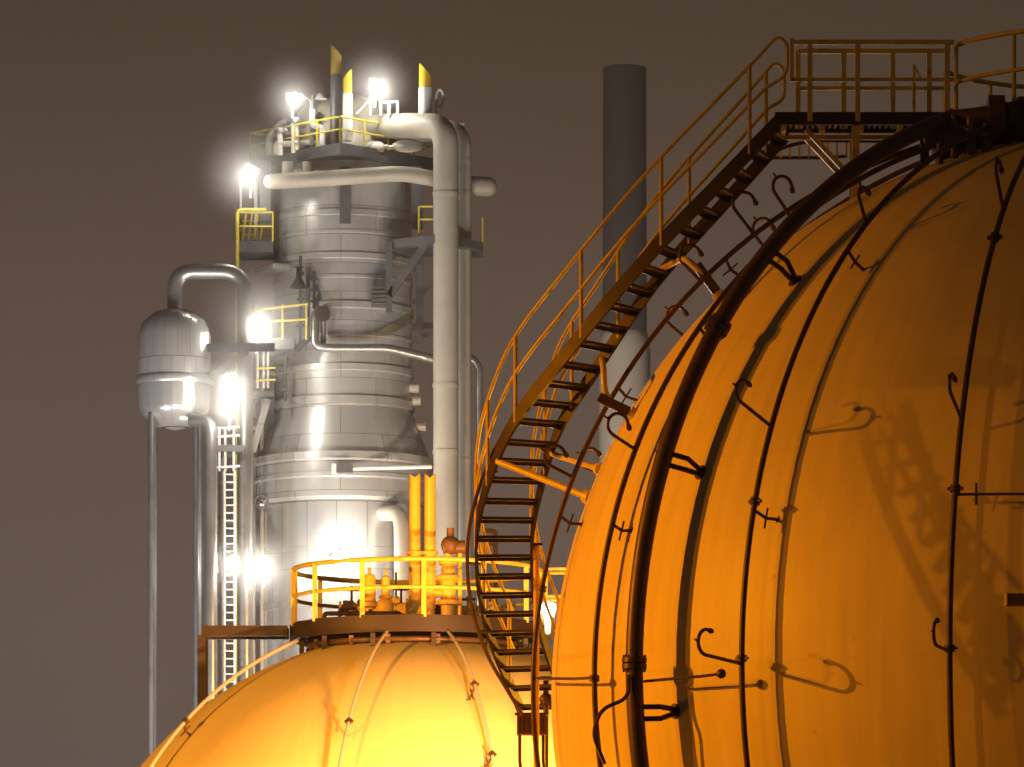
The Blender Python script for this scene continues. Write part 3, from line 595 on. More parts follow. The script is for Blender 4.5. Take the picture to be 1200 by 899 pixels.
# pipes over the small tank
def small_pipe(lab, phi, l0, l1, r, m, d=.32, fl=()):
    b = sph(C2, R2+d, phi, l0); t = thing('cooling_pipe', lab, 'pipe', b, 'pale water pipes over the small tank')
    MB().tube(meridian(C2, R2+d, phi, l0, l1, 40), r, 12).build('pipe_run', m, t)
    for y in fl:
        l = lam_for_row(C2, R2+d, phi, y); clamp(C2, R2+d, phi, l, r, t); standoff(C2, R2+d, R2, phi, l, t, skew=-2)
small_pipe('pale thin pipe down the left face of the smaller tank', 13.0, -30, 70, .034, M['cream'], fl=(845,))
small_pipe('pale thin pipe down the right face of the smaller tank', -14.5, -30, 70, .034, M['cream'], fl=(802, 884))
small_pipe('dark pipe on the far left flank of the smaller tank', 58, -30, 68, .04, M['cream'], fl=(845,))

# ------------------------------------------------------------------ refinery column
YC = 260.0; k_ = YC/F
def Rp(px, py, Y=YC): return Pt(px, py, Y)
ax = Rp(402, 0).x; A = V(ax, YC, 0)
def zr(py, Y=YC): return H+(HZ-py)/F*Y
colm = thing('refinery_column', 'tall silver clad process column with flared skirt and banded sheet panels', 'column', A)
def pr_(rows): return [(r*k_, zr(y)) for y, r in rows]
up_rows = [(542, 103.5), (489, 83)]
for y, hgt in ((478, 9), (440, 7), (402, 3), (368, 7), (335, 3), (311, 6), (283, 3), (261, 6)):
    up_rows += [(y+hgt/2+.6, 80.5), (y+hgt/2, 80.5+hgt*.38), (y-hgt/2, 80.5+hgt*.38), (y-hgt/2-.6, 80.5)]
up_rows += [(222, 80), (216, 78)]
MB().lathe(pr_(up_rows), A, 72).build('upper_shell', M['clad'], colm)
MB().lathe(pr_([(215.5, 78), (206, 73), (190, 62), (160, 58), (135, 54), (122, 42), (114, 24), (111, .01)]), A, 48).build('top_head', M['cream'], colm)
MB().lathe(pr_([(596, 101), (592, 106), (571, 106), (569, 108), (565, 108), (563, 106), (551, 106), (549, 109), (541, 109), (540, 104)]), A, 72).build('skirt_band', M['clad'], colm)
MB().lathe(pr_([(1449, 99), (720, 99), (719, 101), (712, 101), (711, 99), (655, 99), (654, 100), (650, 100), (649, 99), (596.5, 99)]), A, 72).build('lower_shell', M['shiny'], colm)
for y, s0 in ((470, 486), (455, 484), (500, 492)): MB().tube([Rp(s0-10, y, YC-.5), Rp(s0+7, y, YC-.5)], .22, 12).build('nozzle', M['white'], colm)
lip = MB(); lip.beam(Rp(309, 318, YC-1), Rp(330, 312, YC-2.6), .9, .25); lip.build('deflector', M['clad'], colm)

GC = 'steel galleries of the refinery column'
def gallery(lab, corners, z, th, rail_edges, m=M['grey'], rh=1.15):
    """flat polygonal deck (plan points) with tube railings along the listed edges"""
    c = sum((Vector((x, y, 0)) for x, y in corners), V(0, 0, 0))/len(corners); t = thing('column_gallery', lab, 'gallery', (c.x, c.y, z), GC)
    n = len(corners); vs_ = [(x, y, z-th) for x, y in corners]+[(x, y, z) for x, y in corners]
    MB().add(vs_, [tuple(range(n))[::-1], tuple(range(n, 2*n))]+[(i, (i+1) % n, n+(i+1) % n, n+i) for i in range(n)]).build('deck', m, t)
    for e_ in rail_edges:
        a = Vector((*corners[e_], z)); b = Vector((*corners[(e_+1) % n], z)); ln = (b-a).length
        r = MB(); r.tube([a+V(0, 0, rh), b+V(0, 0, rh)], .055, 8); r.tube([a+V(0, 0, rh*.52), b+V(0, 0, rh*.52)], .045, 8)
        q = max(1, round(ln/1.7))
        for i in range(q+1): p_ = a+(b-a)*i/q; r.tube([p_, p_+V(0, 0, rh)], .05, 8)
        r.build('railing', M['yellow'], t)
    return t
d = 4.35; zg = zr(186)
tg = gallery('wide dark gallery with a corner towards us near the top of the column', [(ax-d, YC), (ax, YC-d), (ax+d, YC), (ax, YC+d)], zg, .52, (0, 1, 2, 3), rh=1.2)
for px in (337, 361): MB().tube([Rp(px, 190, YC-3.2), Rp(px, 206, YC-3.2)], .27, 14).build('drain_stub', M['cream'], tg)
for x0, x1 in ((311, 305), (404, 404), (490, 492)):
    pass
MB().beam(Rp(311, 190, YC-2.2), Rp(311, 266, YC-2.2), .5, .5, V(0, 1, 0)).build('post', M['grey'], tg)
MB().beam(Rp(404.5, 196, YC-3.6), Rp(404.5, 262, YC-3.6), .5, .3, V(0, 1, 0)).build('post', M['grey'], tg)
MB().beam(Rp(489, 196, YC-2.4), Rp(489, 268, YC-2.4), .5, .4, V(0, 1, 0)).build('post', M['grey'], tg)
x0, x1 = Rp(452, 0).x, Rp(566, 0).x
rg_ = gallery('dark bracketed gallery wrapped round the two vertical pipes right of the column', [(x0, YC-3.4), (Rp(515, 0).x, YC-5.0), (x1, YC-2.8), (x1, YC-.5), (x0+1.0, YC-1.0)], zr(279, YC-4), .38, (2,))
MB().beam(Rp(456, 283, YC-3.6), Rp(456, 366, YC-3.6), .3, .3, V(0, 1, 0)).build('post', M['grey'], rg_); MB().beam(Rp(456, 347, YC-3.6), Rp(497, 289, YC-3.6), .3, .34).build('brace', M['grey'], rg_)
MB().beam(Rp(492, 283, YC-1.0), Rp(492, 402, YC-1.0), .34, .3, V(0, 1, 0)).build('post', M['grey'], rg_); MB().beam(Rp(484, 355, YC-1), Rp(508, 330, YC-1), .16, .16).build('brace', M['grey'], rg_)
MB().beam(Rp(478, 383, YC-.8), Rp(509, 381, YC-.8), .22, .26).build('brace', M['grey'], rg_); MB().beam(Rp(478, 402, YC-.8), Rp(509, 388, YC-.8), .18, .18).build('brace', M['grey'], rg_)
for k in range(5): MB().box(Rp(444+k*.01, 338+k*5, YC-3.5), (.7, .5, .10)).build('louvre', M['grey'], rg_)
rr = MB(); zz = zr(279, YC-4)
for y in (242, 257): rr.tube([Rp(491, y, YC-4), Rp(511, y, YC-4.4)], .05, 8)
for x in (491, 509): rr.tube([Rp(x, 279, YC-4.1), Rp(x, 242, YC-4.1)], .05, 8)
rr.build('railing', M['yellow'], rg_)
x0, x1 = Rp(283, 0).x, Rp(323, 0).x
lg = gallery('small dark gallery with a crowded yellow cage left of the column top', [(x0, YC-3), (x1, YC-3), (x1, YC-.5), (x0, YC-.5)], zr(283, YC-3), .5, (0, 3, 2), rh=1.35)
cg_ = MB()
for k in range(4): cg_.tube([Rp(284+k*7, 281, YC-2.4), Rp(289+k*7, 247, YC-2.4)], .05, 6)
cg_.build('cage', M['yellow'], lg)
x0, x1 = Rp(303, 0).x, Rp(349, 0).x
mg = gallery('dark mid-height gallery with a two-rail yellow railing and a floodlight', [(x0, YC-4.2), (x1, YC-4.2), (x1, YC-2), (x0, YC-2)], zr(396, YC-4), .55, (), rh=1.4)
rr = MB()
for y0, y1 in ((364, 356), (378, 374)): rr.tube([Rp(296, y0, YC-4.3), Rp(361, y1, YC-4.3)], .06, 8)
for x in (300, 331, 359): rr.tube([Rp(x, 398, YC-4.3), Rp(x, 357, YC-4.3)], .05, 8)
rr.build('railing', M['yellow'], mg)
MB().beam(Rp(345, 412, YC-4), Rp(362, 396, YC-3.6), .5, .2).build('bracket', M['grey'], mg)
MB().tube([Rp(361, 395, YC-3.6), Rp(361, 313, YC-3.6)], .09, 10).build('standpipe', M['grey'], mg)
MB().lathe([(.5, 0), (.32, .1), (.12, .5), (.1, .9), (.25, .95), (.0001, 1.0)], Rp(350, 337, YC-3.9), 14).build('bell', M['dark'], mg)

# ------------------------------------------------------------------ column pipework
def pipe(name, lab, pts_, r, m, rad, base=None, cap=False, n=20, bands=()):
    P = [Vector(p) for p in pts_]; t = thing(name, lab, 'pipe', base or min(P, key=lambda p: p.z))
    MB().tube(bend(P, rad, 10), r, n).build('pipe_run', m, t)
    for b in bands: MB().tube([b-V(0, 0, .09), b+V(0, 0, .09)], r*1.06, n).build('band', m, t)
    return t
yf = YC-4.6
pf = pipe('overhead_line', 'fat cream pipe bending over from the column top into a straight drop', [Rp(405, 150, YC-.6), Rp(470, 147, YC-2.6), Rp(522.5, 148, yf), Rp(522.5, 200, yf), V(Rp(522.5, 0, yf).x, yf, .2)], .585, M['cream'], 2.1, bands=[Rp(522.5, y, yf) for y in (228, 452, 530)])
pb = pipe('overhead_line', 'second cream pipe dropping close behind the fat one, darker and set back', [Rp(440, 156, YC+.6), Rp(500, 154, YC-1.4), Rp(540, 152, YC-2.6), Rp(540, 205, YC-2.6), V(Rp(540, 0, YC-2.6).x, YC-2.6, .2)], .50, M['cream'], 1.8, bands=[Rp(540, y, YC-2.6) for y in (190, 228, 540)])
hd = pipe('header_pipe', 'level cream header pipe crossing the column top with a rounded right end', [Rp(318, 213, YC-4.1), Rp(400, 208, YC-4.1), Rp(470, 203, YC-4.0), Rp(505, 209, YC-3.6), Rp(540, 216, YC-2), Rp(573, 219, YC-1.6)], .36, M['cream'], 2.0)
MB().ball(Rp(318, 213, YC-4.1), .36, 10).build('end_cap', M['cream'], hd); m = MB().tube([Rp(552, 218, YC-1.7), Rp(571, 219, YC-1.6)], .46, 18); m.ball(Rp(571, 219, YC-1.6), .46, 10); m.build('end_cap', M['cream'], hd)
pipe('side_pipe', 'thin steel pipe hooking down behind the fat drop on its right', [Rp(548, 416, YC-1), Rp(562, 428, YC-1), V(Rp(562, 0, YC-1).x, YC-1, .2)], .17, M['steelpipe'], .6)
pipe('side_pipe', 'silver pipe leaving a dark elbow, dropping and running right across the column', [Rp(382, 368, YC-3.6), Rp(369, 366, YC-4.0), Rp(369, 406, YC-4.0), Rp(384, 408, YC-4.1), Rp(455, 408, YC-3.8), Rp(476, 413, YC-3.6), Rp(512, 422, YC-3.3)], .20, M['steelpipe'], .7)
t = thing('blind_flange', 'dark round blind flange above the silver pipe across the column', 'flange', Rp(378, 368, YC-3.6)); m = MB().tube([Rp(378, 368, YC-4.2), Rp(378, 368, YC-3.3)], .36, 18); m.build('disc', M['dark'], t); MB().tube([Rp(379, 374, YC-3.8), Rp(379, 402, YC-3.6)], .14, 12).build('stub', M['steelpipe'], t)
t = thing('gauge_probe', 'thin white probe with a dark gauge box across the column skirt', 'instrument', Rp(390, 549, YC-4.8)); MB().tube([Rp(412, 549, YC-4.8), Rp(506, 547, YC-4.8)], .10, 10).build('probe_tube', M['white'], t); MB().box(Rp(402, 549.5, YC-4.8), (.9, .5, .38)).build('gauge_box', M['grey'], t); MB().box(Rp(391.5, 549.5, YC-4.8), (.22, .55, .42)).build('end_cover', M['white'], t)
pipe('side_pipe', 'cream elbow pipe leaving the column foot and turning down beside the orange vents', [Rp(446, 602, YC-3.2), Rp(470, 601, YC-4.9), Rp(471, 640, YC-5.2), V(Rp(471, 0, YC-5.2).x, YC-5.2, .2)], .36, M['cream'], 1.0)
# stacks above the top gallery
def stack(lab, px, w_, ytop, ysplit, ybot, top, low, Y):
    t = thing('vent_stack', lab, 'vent stack', Rp(px, ybot, Y), 'slant-topped vent stacks on the column'); r = w_*.5*k_; n = 18; c0 = Rp(px, 0, Y)
    zb, zs, zt = zr(ybot, Y), zr(ysplit, Y), zr(ytop, Y)
    MB().tube([V(c0.x, Y, zb), V(c0.x, Y, zs)], r*1.08, n).build('lower_tube', low, t)
    vs_ = []; fs = []
    sl = .55 if px < 400 or px > 450 else -.9
    for rr_, f_ in ((r, 0), (r, 1), (r*.84, 1), (r*.84, .4)):
        for k in range(n):
            a = 2*math.pi*k/n; z_ = zs if f_ == 0 else (zt-r*(1+math.cos(a)*(1 if sl > 0 else -1))*1.1 if f_ == 1 else zs+(zt-zs)*.3)
            vs_.append(V(c0.x+rr_*math.cos(a), Y+rr_*math.sin(a), z_))
    for j in range(3):
        for k in range(n): fs.append((j*n+k, j*n+(k+1) % n, (j+1)*n+(k+1) % n, (j+1)*n+k))
    MB().add(vs_, fs).build('slanted_tip', top, t)
stack('tallest vent stack, dull olive tip over a grey tube', 394, 13, 52, 88, 180, M['olive'], M['grey'], YC-2.5)
stack('short vent stack with a bright yellow tip over white, beside the tallest one', 407.5, 10, 81, 110, 165, M['stack_yellow'], M['white'], YC-3)
stack('yellow and white vent stack standing alone above the pipe bend', 498.5, 14.5, 74, 103, 140, M['stack_yellow'], M['white'], YC-3.6)
t = thing('lamp_loop', 'small white loop bracket right of the lone yellow stack', 'bracket', Rp(512, 135, YC-3.5)); q = [Rp(x, y, YC-3.5) for x, y in ((511, 136), (511, 112), (515, 104), (519, 108), (519, 122), (515, 127), (512, 122))]; MB().tube(bend(q, .2), .07, 8).build('loop', M['white'], t)
# clutter on the top gallery
for px, y0, y1, r, lab in ((372, 180, 132, .16, 'slim steel standpipe left of the tallest stack on the top gallery'), (346, 180, 138, .20, 'white capped standpipe near the left end of the top gallery'), (328, 182, 150, .14, 'short white standpipe at the far left of the top gallery')):
    t = thing('standpipe', lab, 'pipe', Rp(px, y0, YC-2)); MB().tube([Rp(px, y0, YC-2), Rp(px, y1, YC-2)], r, 12).build('tube', M['white'] if px < 350 else M['steelpipe'], t)
    MB().tube([Rp(px, y1+6, YC-2), Rp(px, y1+3, YC-2)], r*2, 14).build('flange', M['steelpipe'], t)
t = thing('pipe_loop', 'pale bent pipe loop beside the railing of the top gallery', 'pipe', Rp(366, 150, YC-2.6)); MB().tube(bend([Rp(366, 128, YC-2.6), Rp(366, 148, YC-2.6), Rp(378, 149, YC-2.6), Rp(378, 178, YC-2.6)], .3), .14, 10).build('tube', M['white'], t)
for px, sc_ in ((440, 1), (478, 1.6)):
    t = thing('insulated_valve', ('small white' if px < 460 else 'long white')+' lagged valve under the overhead pipe on the top gallery', 'valve', Rp(px, 178, YC-2.6)); MB().ball(Rp(px, 171 if px > 460 else 173, YC-2.4), .38, 10, (sc_*1.25, .9, .8)).build('jacket', M['white'], t); MB().tube([Rp(px+14*sc_, 172, YC-2.4), Rp(px-14*sc_, 173, YC-2.4)], .12, 10).build('spindle', M['steelpipe'], t)
for y0, x0, x1, Yo, rr_, lab in ((152, 316, 392, -1.4, .22, 'fat beige pipe lying behind the top gallery railing'), (166, 322, 420, -2.0, .14, 'slim beige pipe low behind the top gallery railing'), (141, 322, 366, -.8, .16, 'beige pipe highest of those left of the tallest stack')):
    q = [Rp(x0, 182, YC+Yo), Rp(x0, y0+3, YC+Yo), Rp(x1, y0, YC+Yo), Rp(x1, 182, YC+Yo)]; t = thing('deck_pipe', lab, 'pipe', q[0]); MB().tube(bend(q, .6), rr_, 14).build('pipe_run', M['cream'], t)
    for k in (.25, .7): c_ = q[1]+(q[2]-q[1])*k; MB().tube([c_-V(.08, 0, 0), c_+V(.08, 0, 0)], rr_*1.6, 16).build('flange', M['steelpipe'], t)
for px, lab in ((352, 'left of two small pale dish lamps unlit beside the tallest stack'), (376, 'right of two small pale dish lamps unlit beside the tallest stack')):
    c_ = Rp(px, 116, YC-2.2); t = thing('unlit_lamp', lab, 'unlit lamp', c_, 'unlit dish lamps at the column top'); MB().lathe([(.03, .28), (.12, .25), (.30, .0), (.27, .0), (.10, .2)], c_, 18).build('dish', M['white'], t); MB().tube([c_+V(0, 0, .26), Rp(364, 118, YC-2.2), Rp(364, 182, YC-2.2)] if px < 364 else [c_+V(0, 0, .26), Rp(366, 112, YC-2.2), Rp(366, 182, YC-2.2)], .05, 8).build('pole', M['steelpipe'], t)
for k, (px, y0, y1) in enumerate(((352, 402, 300), (368, 362, 318), (334, 470, 405), (486, 330, 285))):
    t = thing('conduit', ['thin conduit climbing the column above the mid gallery', 'short thin conduit above the dark blind flange', 'thin conduit on the left flank of the column below the mid gallery', 'thin conduit on the right flank of the column by the bracketed gallery'][k], 'conduit', Rp(px, y0, YC-3.3)); MB().tube([Rp(px, y0, YC-3.25), Rp(px, y1, YC-3.25)], .07, 8).build('tube', M['grey'], t)
    for q in (.2, .5, .8): MB().box(Rp(px, y0+(y1-y0)*q, YC-3.2), (.32, .3, .10)).build('clip', M['grey'], t)
fr = thing('light_frame', 'pale pipe frame holding the floodlight above the fat pipe', 'frame', Rp(440, 135, YC-3)); m = MB()
for x in (434, 446, 456, 466): m.tube([Rp(x, 135, YC-3), Rp(x, 112 if x < 450 else 119, YC-3)], .07, 8)
m.tube([Rp(446, 120, YC-3), Rp(466, 119, YC-3)], .06, 8); m.tube([Rp(418, 133, YC-3), Rp(434, 116, YC-3)], .05, 8); m.build('frame_bars', M['white'], fr)
t = thing('beacon', 'tiny pale fitting on the shoulder of the second pipe', 'fitting', Rp(540, 156, YC-2.6)); MB().box(Rp(541, 149, YC-2.4), (.24, .24, .34)).build('fitting_body', M['white'], t)

# ------------------------------------------------------------------ equipment left of the column
YL = 254.0
def L_(px, py, Y=YL): return Pt(px, py, Y)
pipe('transfer_pipe', 'dark steel pipe with an elbow, dropping straight down left of the column', [L_(205, 366), L_(205, 318), L_(287, 318), L_(287, 420), V(L_(287, 0).x, YL, .2)], .36, M['steelpipe'], 1.1, bands=[L_(287, y) for y in (400, 546)])
pipe('riser_tube', 'slim yellow upright tube left of the column', [L_(312, 246, YC-3.4), L_(278, 246, YC-3.4), L_(278, 300, YC-3.4), V(L_(278, 0, YC-3.4).x, YC-3.4, .2)], .09, M['yellow'], .25)
vs2 = thing('process_drum', 'shiny upright drum with domed ends at the far left of the refinery', 'drum', V(L_(205, 0).x, YL, 0)); cv = V(L_(205, 0).x, YL, 0); kk = YL/F
MB().lathe([(.01, zr(505, YL)), (22*kk, zr(500, YL)), (38*kk, zr(488, YL)), (43*kk, zr(478, YL)), (43*kk, zr(395, YL)), (38*kk, zr(378, YL)), (24*kk, zr(366, YL)), (.01, zr(360, YL))], cv, 48).build('drum_shell', M['shiny'], vs2)
MB().lathe([(44*kk, zr(452, YL)), (45.5*kk, zr(450, YL)), (45.5*kk, zr(444, YL)), (44*kk, zr(442, YL)), (44*kk, zr(452, YL))], cv, 48).build('ring_band', M['clad'], vs2)
for k in range(4):
    a = math.radians(45+90*k); x, y = cv.x+1.45*math.cos(a), cv.y+1.45*math.sin(a); MB().tube([(x, y, 0), (x, y, zr(488, YL))], .14, 12).build('leg', M['grey'], vs2)
pipe('outlet_pipe', 'grey pipe elbowing out of the drum foot and running down', [L_(215, 500, YL-.6), L_(215, 516, YL-.6), L_(247, 518, YL-1.0), V(L_(247, 0, YL-1).x, YL-1, .2)][0:0] or [L_(224, 492, YL-1.2), L_(247, 494, YL-1.6), L_(247, 530, YL-1.6), V(L_(247, 0, YL-1.6).x, YL-1.6, .2)], .30, M['steelpipe'], .9)
bf = thing('bracket_frame', 'grey braced steel bracket between the drum and the dark drop pipe', 'frame', L_(270, 408, YL-.6))
MB().beam(L_(243, 408, YL-.6), L_(322, 407, YL-.6), .30, .36).build('beam', M['grey'], bf); MB().beam(L_(246, 442, YL-.6), L_(290, 412, YL-.6), .26, .26).build('brace', M['grey'], bf)
f2 = thing('cable_rack', 'pale open frame with uprights between drum and column, below the paired floodlights', 'rack', L_(270, 510, YL)); m = MB()
for x in (257, 264, 274): m.tube([L_(x, 500, YL-.8), L_(x, 552, YL-.8)], .06, 8)
for y in (502, 512, 548): m.tube([L_(253, y, YL-.8), L_(281, y-2, YL-.8)], .06, 8)
m.build('bars', M['white'], f2); MB().box(L_(270, 527, YL-.4), (1.3, 1.0, .28)).build('shelf', M['grey'], f2)
ld = thing('cage_ladder', 'thin pale ladder dropping below the open frame at the left', 'ladder', V(L_(268, 0, YL-1).x, YL-1, 0))
for x in (263, 275): MB().tube([L_(x, 552, YL-1), V(L_(x, 0, YL-1).x, YL-1, 0)], .06, 8).build('stile', M['white'], ld)
y = 556
while y < 1400: MB().tube([L_(263, y, YL-1), L_(275, y, YL-1)], .035, 6).build('rung', M['white'], ld); y += 9
f3 = thing('pipe_bracket', 'yellow and white bracket stubs by the column edge, below the mid gallery', 'bracket', Rp(310, 430, YC-3)); m = MB()
for x in (302, 309, 314): m.tube([Rp(x, 402, YC-3.4), Rp(x, 455, YC-3.4)], .06, 8)
m.build('uprights', M['white'], f3); MB().box(Rp(308, 463, YC-3), (1.1, 1.0, .25)).build('shelf', M['grey'], f3); MB().beam(Rp(296, 530, YC-3), Rp(314, 468, YC-3), .3, .3).build('brace', M['clad'], f3)
m = MB(); m.tube([Rp(300, 432, YC-3.6), Rp(323, 431, YC-3.6)], .05, 8); m.tube([Rp(300, 446, YC-3.6), Rp(323, 445, YC-3.6)], .05, 8); m.build('railing', M['yellow'], f3)
rk = thing('pipe_rack', 'grey steel rack of posts and beams behind the dark drop pipe', 'rack', V(L_(285, 0, YC-1).x, YC-1, 0))
for x in (249, 318): MB().beam(V(L_(x, 0, YC-1).x, YC-1, 0), L_(x, 425 if x > 300 else 520, YC-1), .26, .26, V(0, 1, 0)).build('post', M['grey'], rk)
for y in (523, 566, 612, 660, 706): MB().beam(L_(245, y, YC-1.02), L_(322, y, YC-1.02), .2, .24).build('beam', M['grey'], rk)
for a_, b_ in (((250, 612), (317, 566)), ((250, 660), (317, 706))): MB().beam(L_(*a_, YC-.7), L_(*b_, YC-.7), .14, .14).build('brace', M['grey'], rk)
for px, y0, r_, mt, lab in ((297, 470, .13, 'steelpipe', 'thin steel pipe rising just right of the dark drop pipe'), (307, 436, .10, 'cream', 'thin cream pipe rising against the left edge of the column'), (261, 532, .16, 'steelpipe', 'steel pipe rising behind the pale ladder at the left')):
    q = L_(px, y0, YC-1.6); t = thing('rack_pipe', lab, 'pipe', V(q.x, q.y, 0), 'thin pipes held by the rack left of the column')
    MB().tube(bend([V(q.x, q.y, .2), q, q+V(.55, .5, .0)], .35), r_, 12).build('pipe_run', M[mt], t)
    for y in (566, 640): c_ = L_(px, y, YC-1.6); MB().tube([c_-V(0, 0, .09), c_+V(0, 0, .09)], r_*1.9, 14).build('flange', M[mt], t)
for px, py, lab in ((297, 500, 'small valve with a handwheel on the thin pipe beside the dark drop pipe'), (307, 590, 'small valve with a handwheel at the left edge of the column skirt')):
    c_ = L_(px, py, YC-1.9); t = thing('small_valve', lab, 'valve', c_); m = MB().ball(c_, .26, 10); m.tube([c_-V(0, 0, .4), c_+V(0, 0, .4)], .13, 10); m.build('valve_body', M['steelpipe'], t); MB().tube([c_, c_-V(0, .6, 0)], .05, 8).build('stem', M['dark'], t)
    wh = ang_circle((0, 0, 0), .3, 0, 360, 18); MB().tube([c_+V(q.x, -.6, q.y) for q in wh], .035, 6).build('handwheel', M['grey'], t)
t = thing('slim_pole', 'slim white lighting pole above the yellow cage', 'pole', Rp(300, 280, YC-2)); MB().tube([Rp(300, 282, YC-2), Rp(300, 214, YC-2)], .10, 10).build('pole', M['white'], t); MB().tube([Rp(282, 246, YC-2), Rp(282, 205, YC-2)], .06, 8).build('stay', M['white'], t)

# ------------------------------------------------------------------ floodlights that are lit in the photo
def floodlight(lab, px, py, Y, r, power, off=(0, -1.2, -.3), lens='lens', color=(1, .93, .80), pole=None):
    c = Pt(px, py, Y); t = thing('floodlight', lab, 'lamp', c, 'lit white floodlights')
    lb = MB().ball(c, r*.9, 12, (.72+.3*random.random(), .7, .9+.35*random.random())); tl = random.uniform(-.6, .6)
    lb.v = [c+Matrix.Rotation(tl, 3, 'Y') @ (q-c) for q in lb.v]; lb.build('lens', M[lens], t)
    hd_ = MB(); hm_ = Matrix.Rotation(tl, 3, 'Y')
    for sx_ in (-1, 1): hd_.box(c+hm_ @ V(sx_*r*1.0, .05, r*.1), (.05, r*1.0, r*1.5), hm_)
    hd_.box(c+hm_ @ V(0, .05, r*1.12), (r*2.05, r*1.2, .07), hm_); hd_.build('visor', M['grey'], t)
    MB().ball(c+V(0, r*.62, 0), r*.86, 10, (1, .7, 1)).build('hood', M['grey'], t)
    e_ = pole if pole is not None else c+V(0, .5, -r*3)
    MB().tube([c+V(0, r*.7, 0), c+V(0, r*1.2, -.2), e_], .06, 8).build('bracket', M['white'], t)
    if power:
        l = bpy.data.lights.new('floodlight_light', 'POINT'); l.energy = power; l.color = color; l.shadow_soft_size = .35
        lo = bpy.data.objects.new('floodlight_light', l); COL.objects.link(lo); lo.parent = t; lo.location = off
floodlight('glaring white floodlight above the fat pipe bend at the column top', 439, 101, YC-3, .30, 520, (.3, -1.0, -.4))
floodlight('glaring white floodlight over the dome left of the tallest stack', 342, 116, YC-3, .26, 300, (.2, -1.0, -.3))
floodlight('glaring white floodlight under the left end of the top gallery', 293, 204, YC-4, .34, 330, (-.1, -.95, -.3))
floodlight('largest glaring floodlight on the mid gallery rail left of the column', 300, 382, YC-5, .40, 700, (0, -1.2, -.3))
floodlight('upper of two paired white floodlights beside the dark drop pipe', 271, 446, YL-2, .28, 300)
floodlight('lower and larger of the two paired floodlights beside the dark drop pipe', 268, 478, YL-2, .32, 340)
floodlight('white floodlight in front of the column foot above the small tank gallery', 400, 656, YC-7.5, .40, 900, (0, 2.2, .6))
floodlight('white floodlight low at the left corner of the column foot', 308, 668, YC-7, .24, 500, (0, -1, 0))
floodlight('white floodlight low behind the drop pipe, lowest at the left', 277, 664, YC-5, .24, 300, (-.2, -1, 0))
floodlight('small greenish white lamp shining between stair and big tank edge', 642, 716, 108, .12, 420, (0, -.4, 0), 'lens_s', (.92, 1, .85))
# yard floods hidden behind the tanks, aimed at the column
lamp('yard_flood_light', (-30, 228, 6+H), 27000, (.97, .98, 1), .6)
lamp('yard_flood_light', (-11, 216, 5+H), 30000, (.97, .98, 1), .6)
lamp('yard_flood_light', (5, 224, 6+H), 21000, (1, .96, .90), .6)

lamp('sodium_plant_light', (-4.6, 243, zr(790)), 5200, (1, .50, .08), .4)

# ------------------------------------------------------------------ far chimney
YS = 620.0; ks = YS/F; cx = Pt(732, 0, YS).x
ch = thing('tall_chimney', 'tall dim chimney fading into the brown sky, pale lower part and dark upper part', 'chimney', (cx, YS, 0)); B = V(cx, YS, 0)
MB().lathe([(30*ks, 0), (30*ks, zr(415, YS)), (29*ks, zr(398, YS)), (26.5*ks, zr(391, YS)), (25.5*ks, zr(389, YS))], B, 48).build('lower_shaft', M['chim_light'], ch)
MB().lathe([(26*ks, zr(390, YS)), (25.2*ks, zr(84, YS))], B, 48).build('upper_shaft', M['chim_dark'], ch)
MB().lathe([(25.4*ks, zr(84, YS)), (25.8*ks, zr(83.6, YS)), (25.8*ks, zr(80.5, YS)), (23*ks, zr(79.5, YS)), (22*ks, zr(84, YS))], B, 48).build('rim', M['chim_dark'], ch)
t = thing('sky_platform', 'small yellow railing stub seen through the stair treads', 'railing', Pt(570, 650, 150)); m = MB()
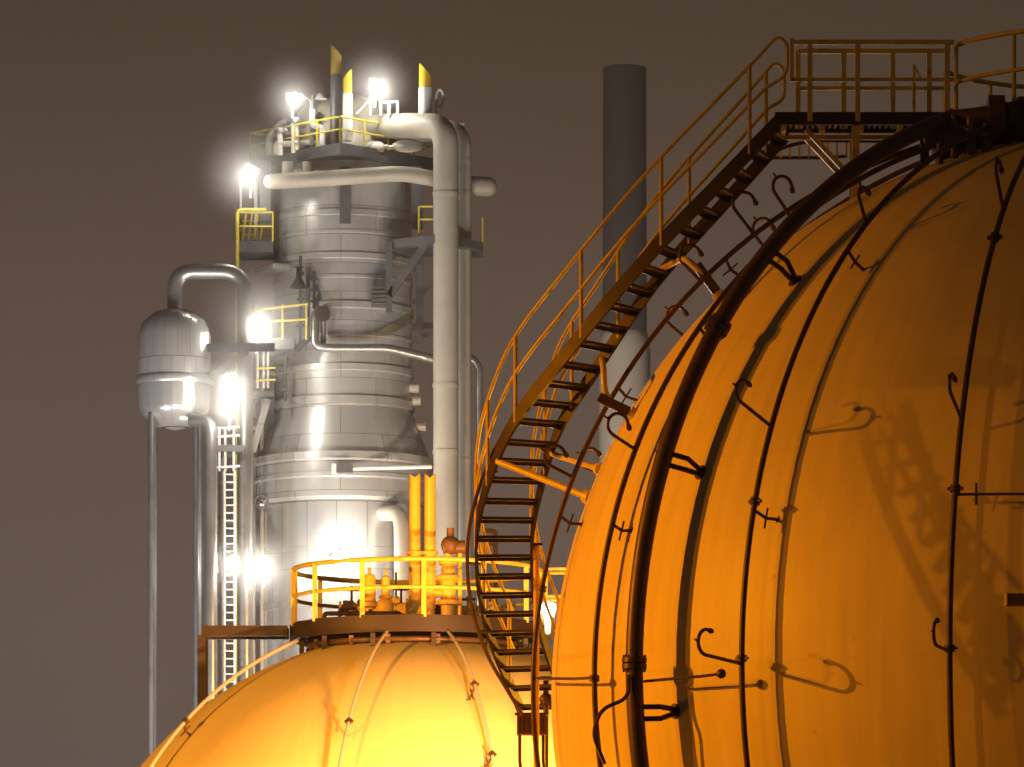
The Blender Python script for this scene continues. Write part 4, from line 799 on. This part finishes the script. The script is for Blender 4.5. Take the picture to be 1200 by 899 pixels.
q = Pt(566, 622, 150); m.tube(bend([q+V(0, 0, 0), q+V(.34, 0, 0), q+V(.34, 0, -1.2)], .1), .06, 8); m.tube([q+V(0, 0, -.35), q+V(.34, 0, -.35)], .05, 8); m.tube([q+V(.34, 0, -1.2), V(q.x+.34, q.y, 0)], .06, 8); m.build('rail', M['stack_yellow'], t)
lamp('chimney_flood_light', (cx-22, YS-60, 30+H), 230000, (1, .84, .66), 1.5, 'SPOT', (cx, YS, zr(470, YS)), 80, 1.0)  # unseen spot added to brighten the chimney shaft
# scattering balls added to imitate glow round the lit lamps (give off no light)
lh = bpy.data.materials.new('lamp_glow_volume'); lh.use_nodes = True; n = lh.node_tree.nodes; n.clear(); Lk = lh.node_tree.links
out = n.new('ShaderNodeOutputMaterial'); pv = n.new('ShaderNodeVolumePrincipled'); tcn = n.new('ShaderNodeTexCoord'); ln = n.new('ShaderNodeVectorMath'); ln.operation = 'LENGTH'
mr = n.new('ShaderNodeMapRange'); mr.interpolation_type = 'SMOOTHERSTEP'; mr.inputs['From Min'].default_value = .02; mr.inputs['From Max'].default_value = .98; mr.inputs['To Min'].default_value = GLOW_D; mr.inputs['To Max'].default_value = 0
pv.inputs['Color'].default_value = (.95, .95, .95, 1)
Lk.new(tcn.outputs['Object'], ln.inputs[0]); Lk.new(ln.outputs['Value'], mr.inputs['Value']); pw = n.new('ShaderNodeMath'); pw.operation = 'POWER'; pw.inputs[1].default_value = 2.2; mr.inputs['To Min'].default_value = 1.0; ml_ = n.new('ShaderNodeMath'); ml_.operation = 'MULTIPLY'; ml_.inputs[1].default_value = GLOW_D; Lk.new(mr.outputs[0], pw.inputs[0]); Lk.new(pw.outputs[0], ml_.inputs[0]); Lk.new(ml_.outputs[0], pv.inputs['Density']); Lk.new(pv.outputs[0], out.inputs['Volume'])
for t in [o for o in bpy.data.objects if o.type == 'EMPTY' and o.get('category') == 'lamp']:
    big_ = max(t.children[0].dimensions); o = MB().ball((0, 0, 0), 1.0, 12).build('haze_and_glow', lh); o['kind'] = 'stuff'
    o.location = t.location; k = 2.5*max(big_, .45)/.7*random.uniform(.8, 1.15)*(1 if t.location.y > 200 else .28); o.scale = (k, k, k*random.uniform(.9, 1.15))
for o in bpy.data.objects:
    if '_o' in o: del o['_o']
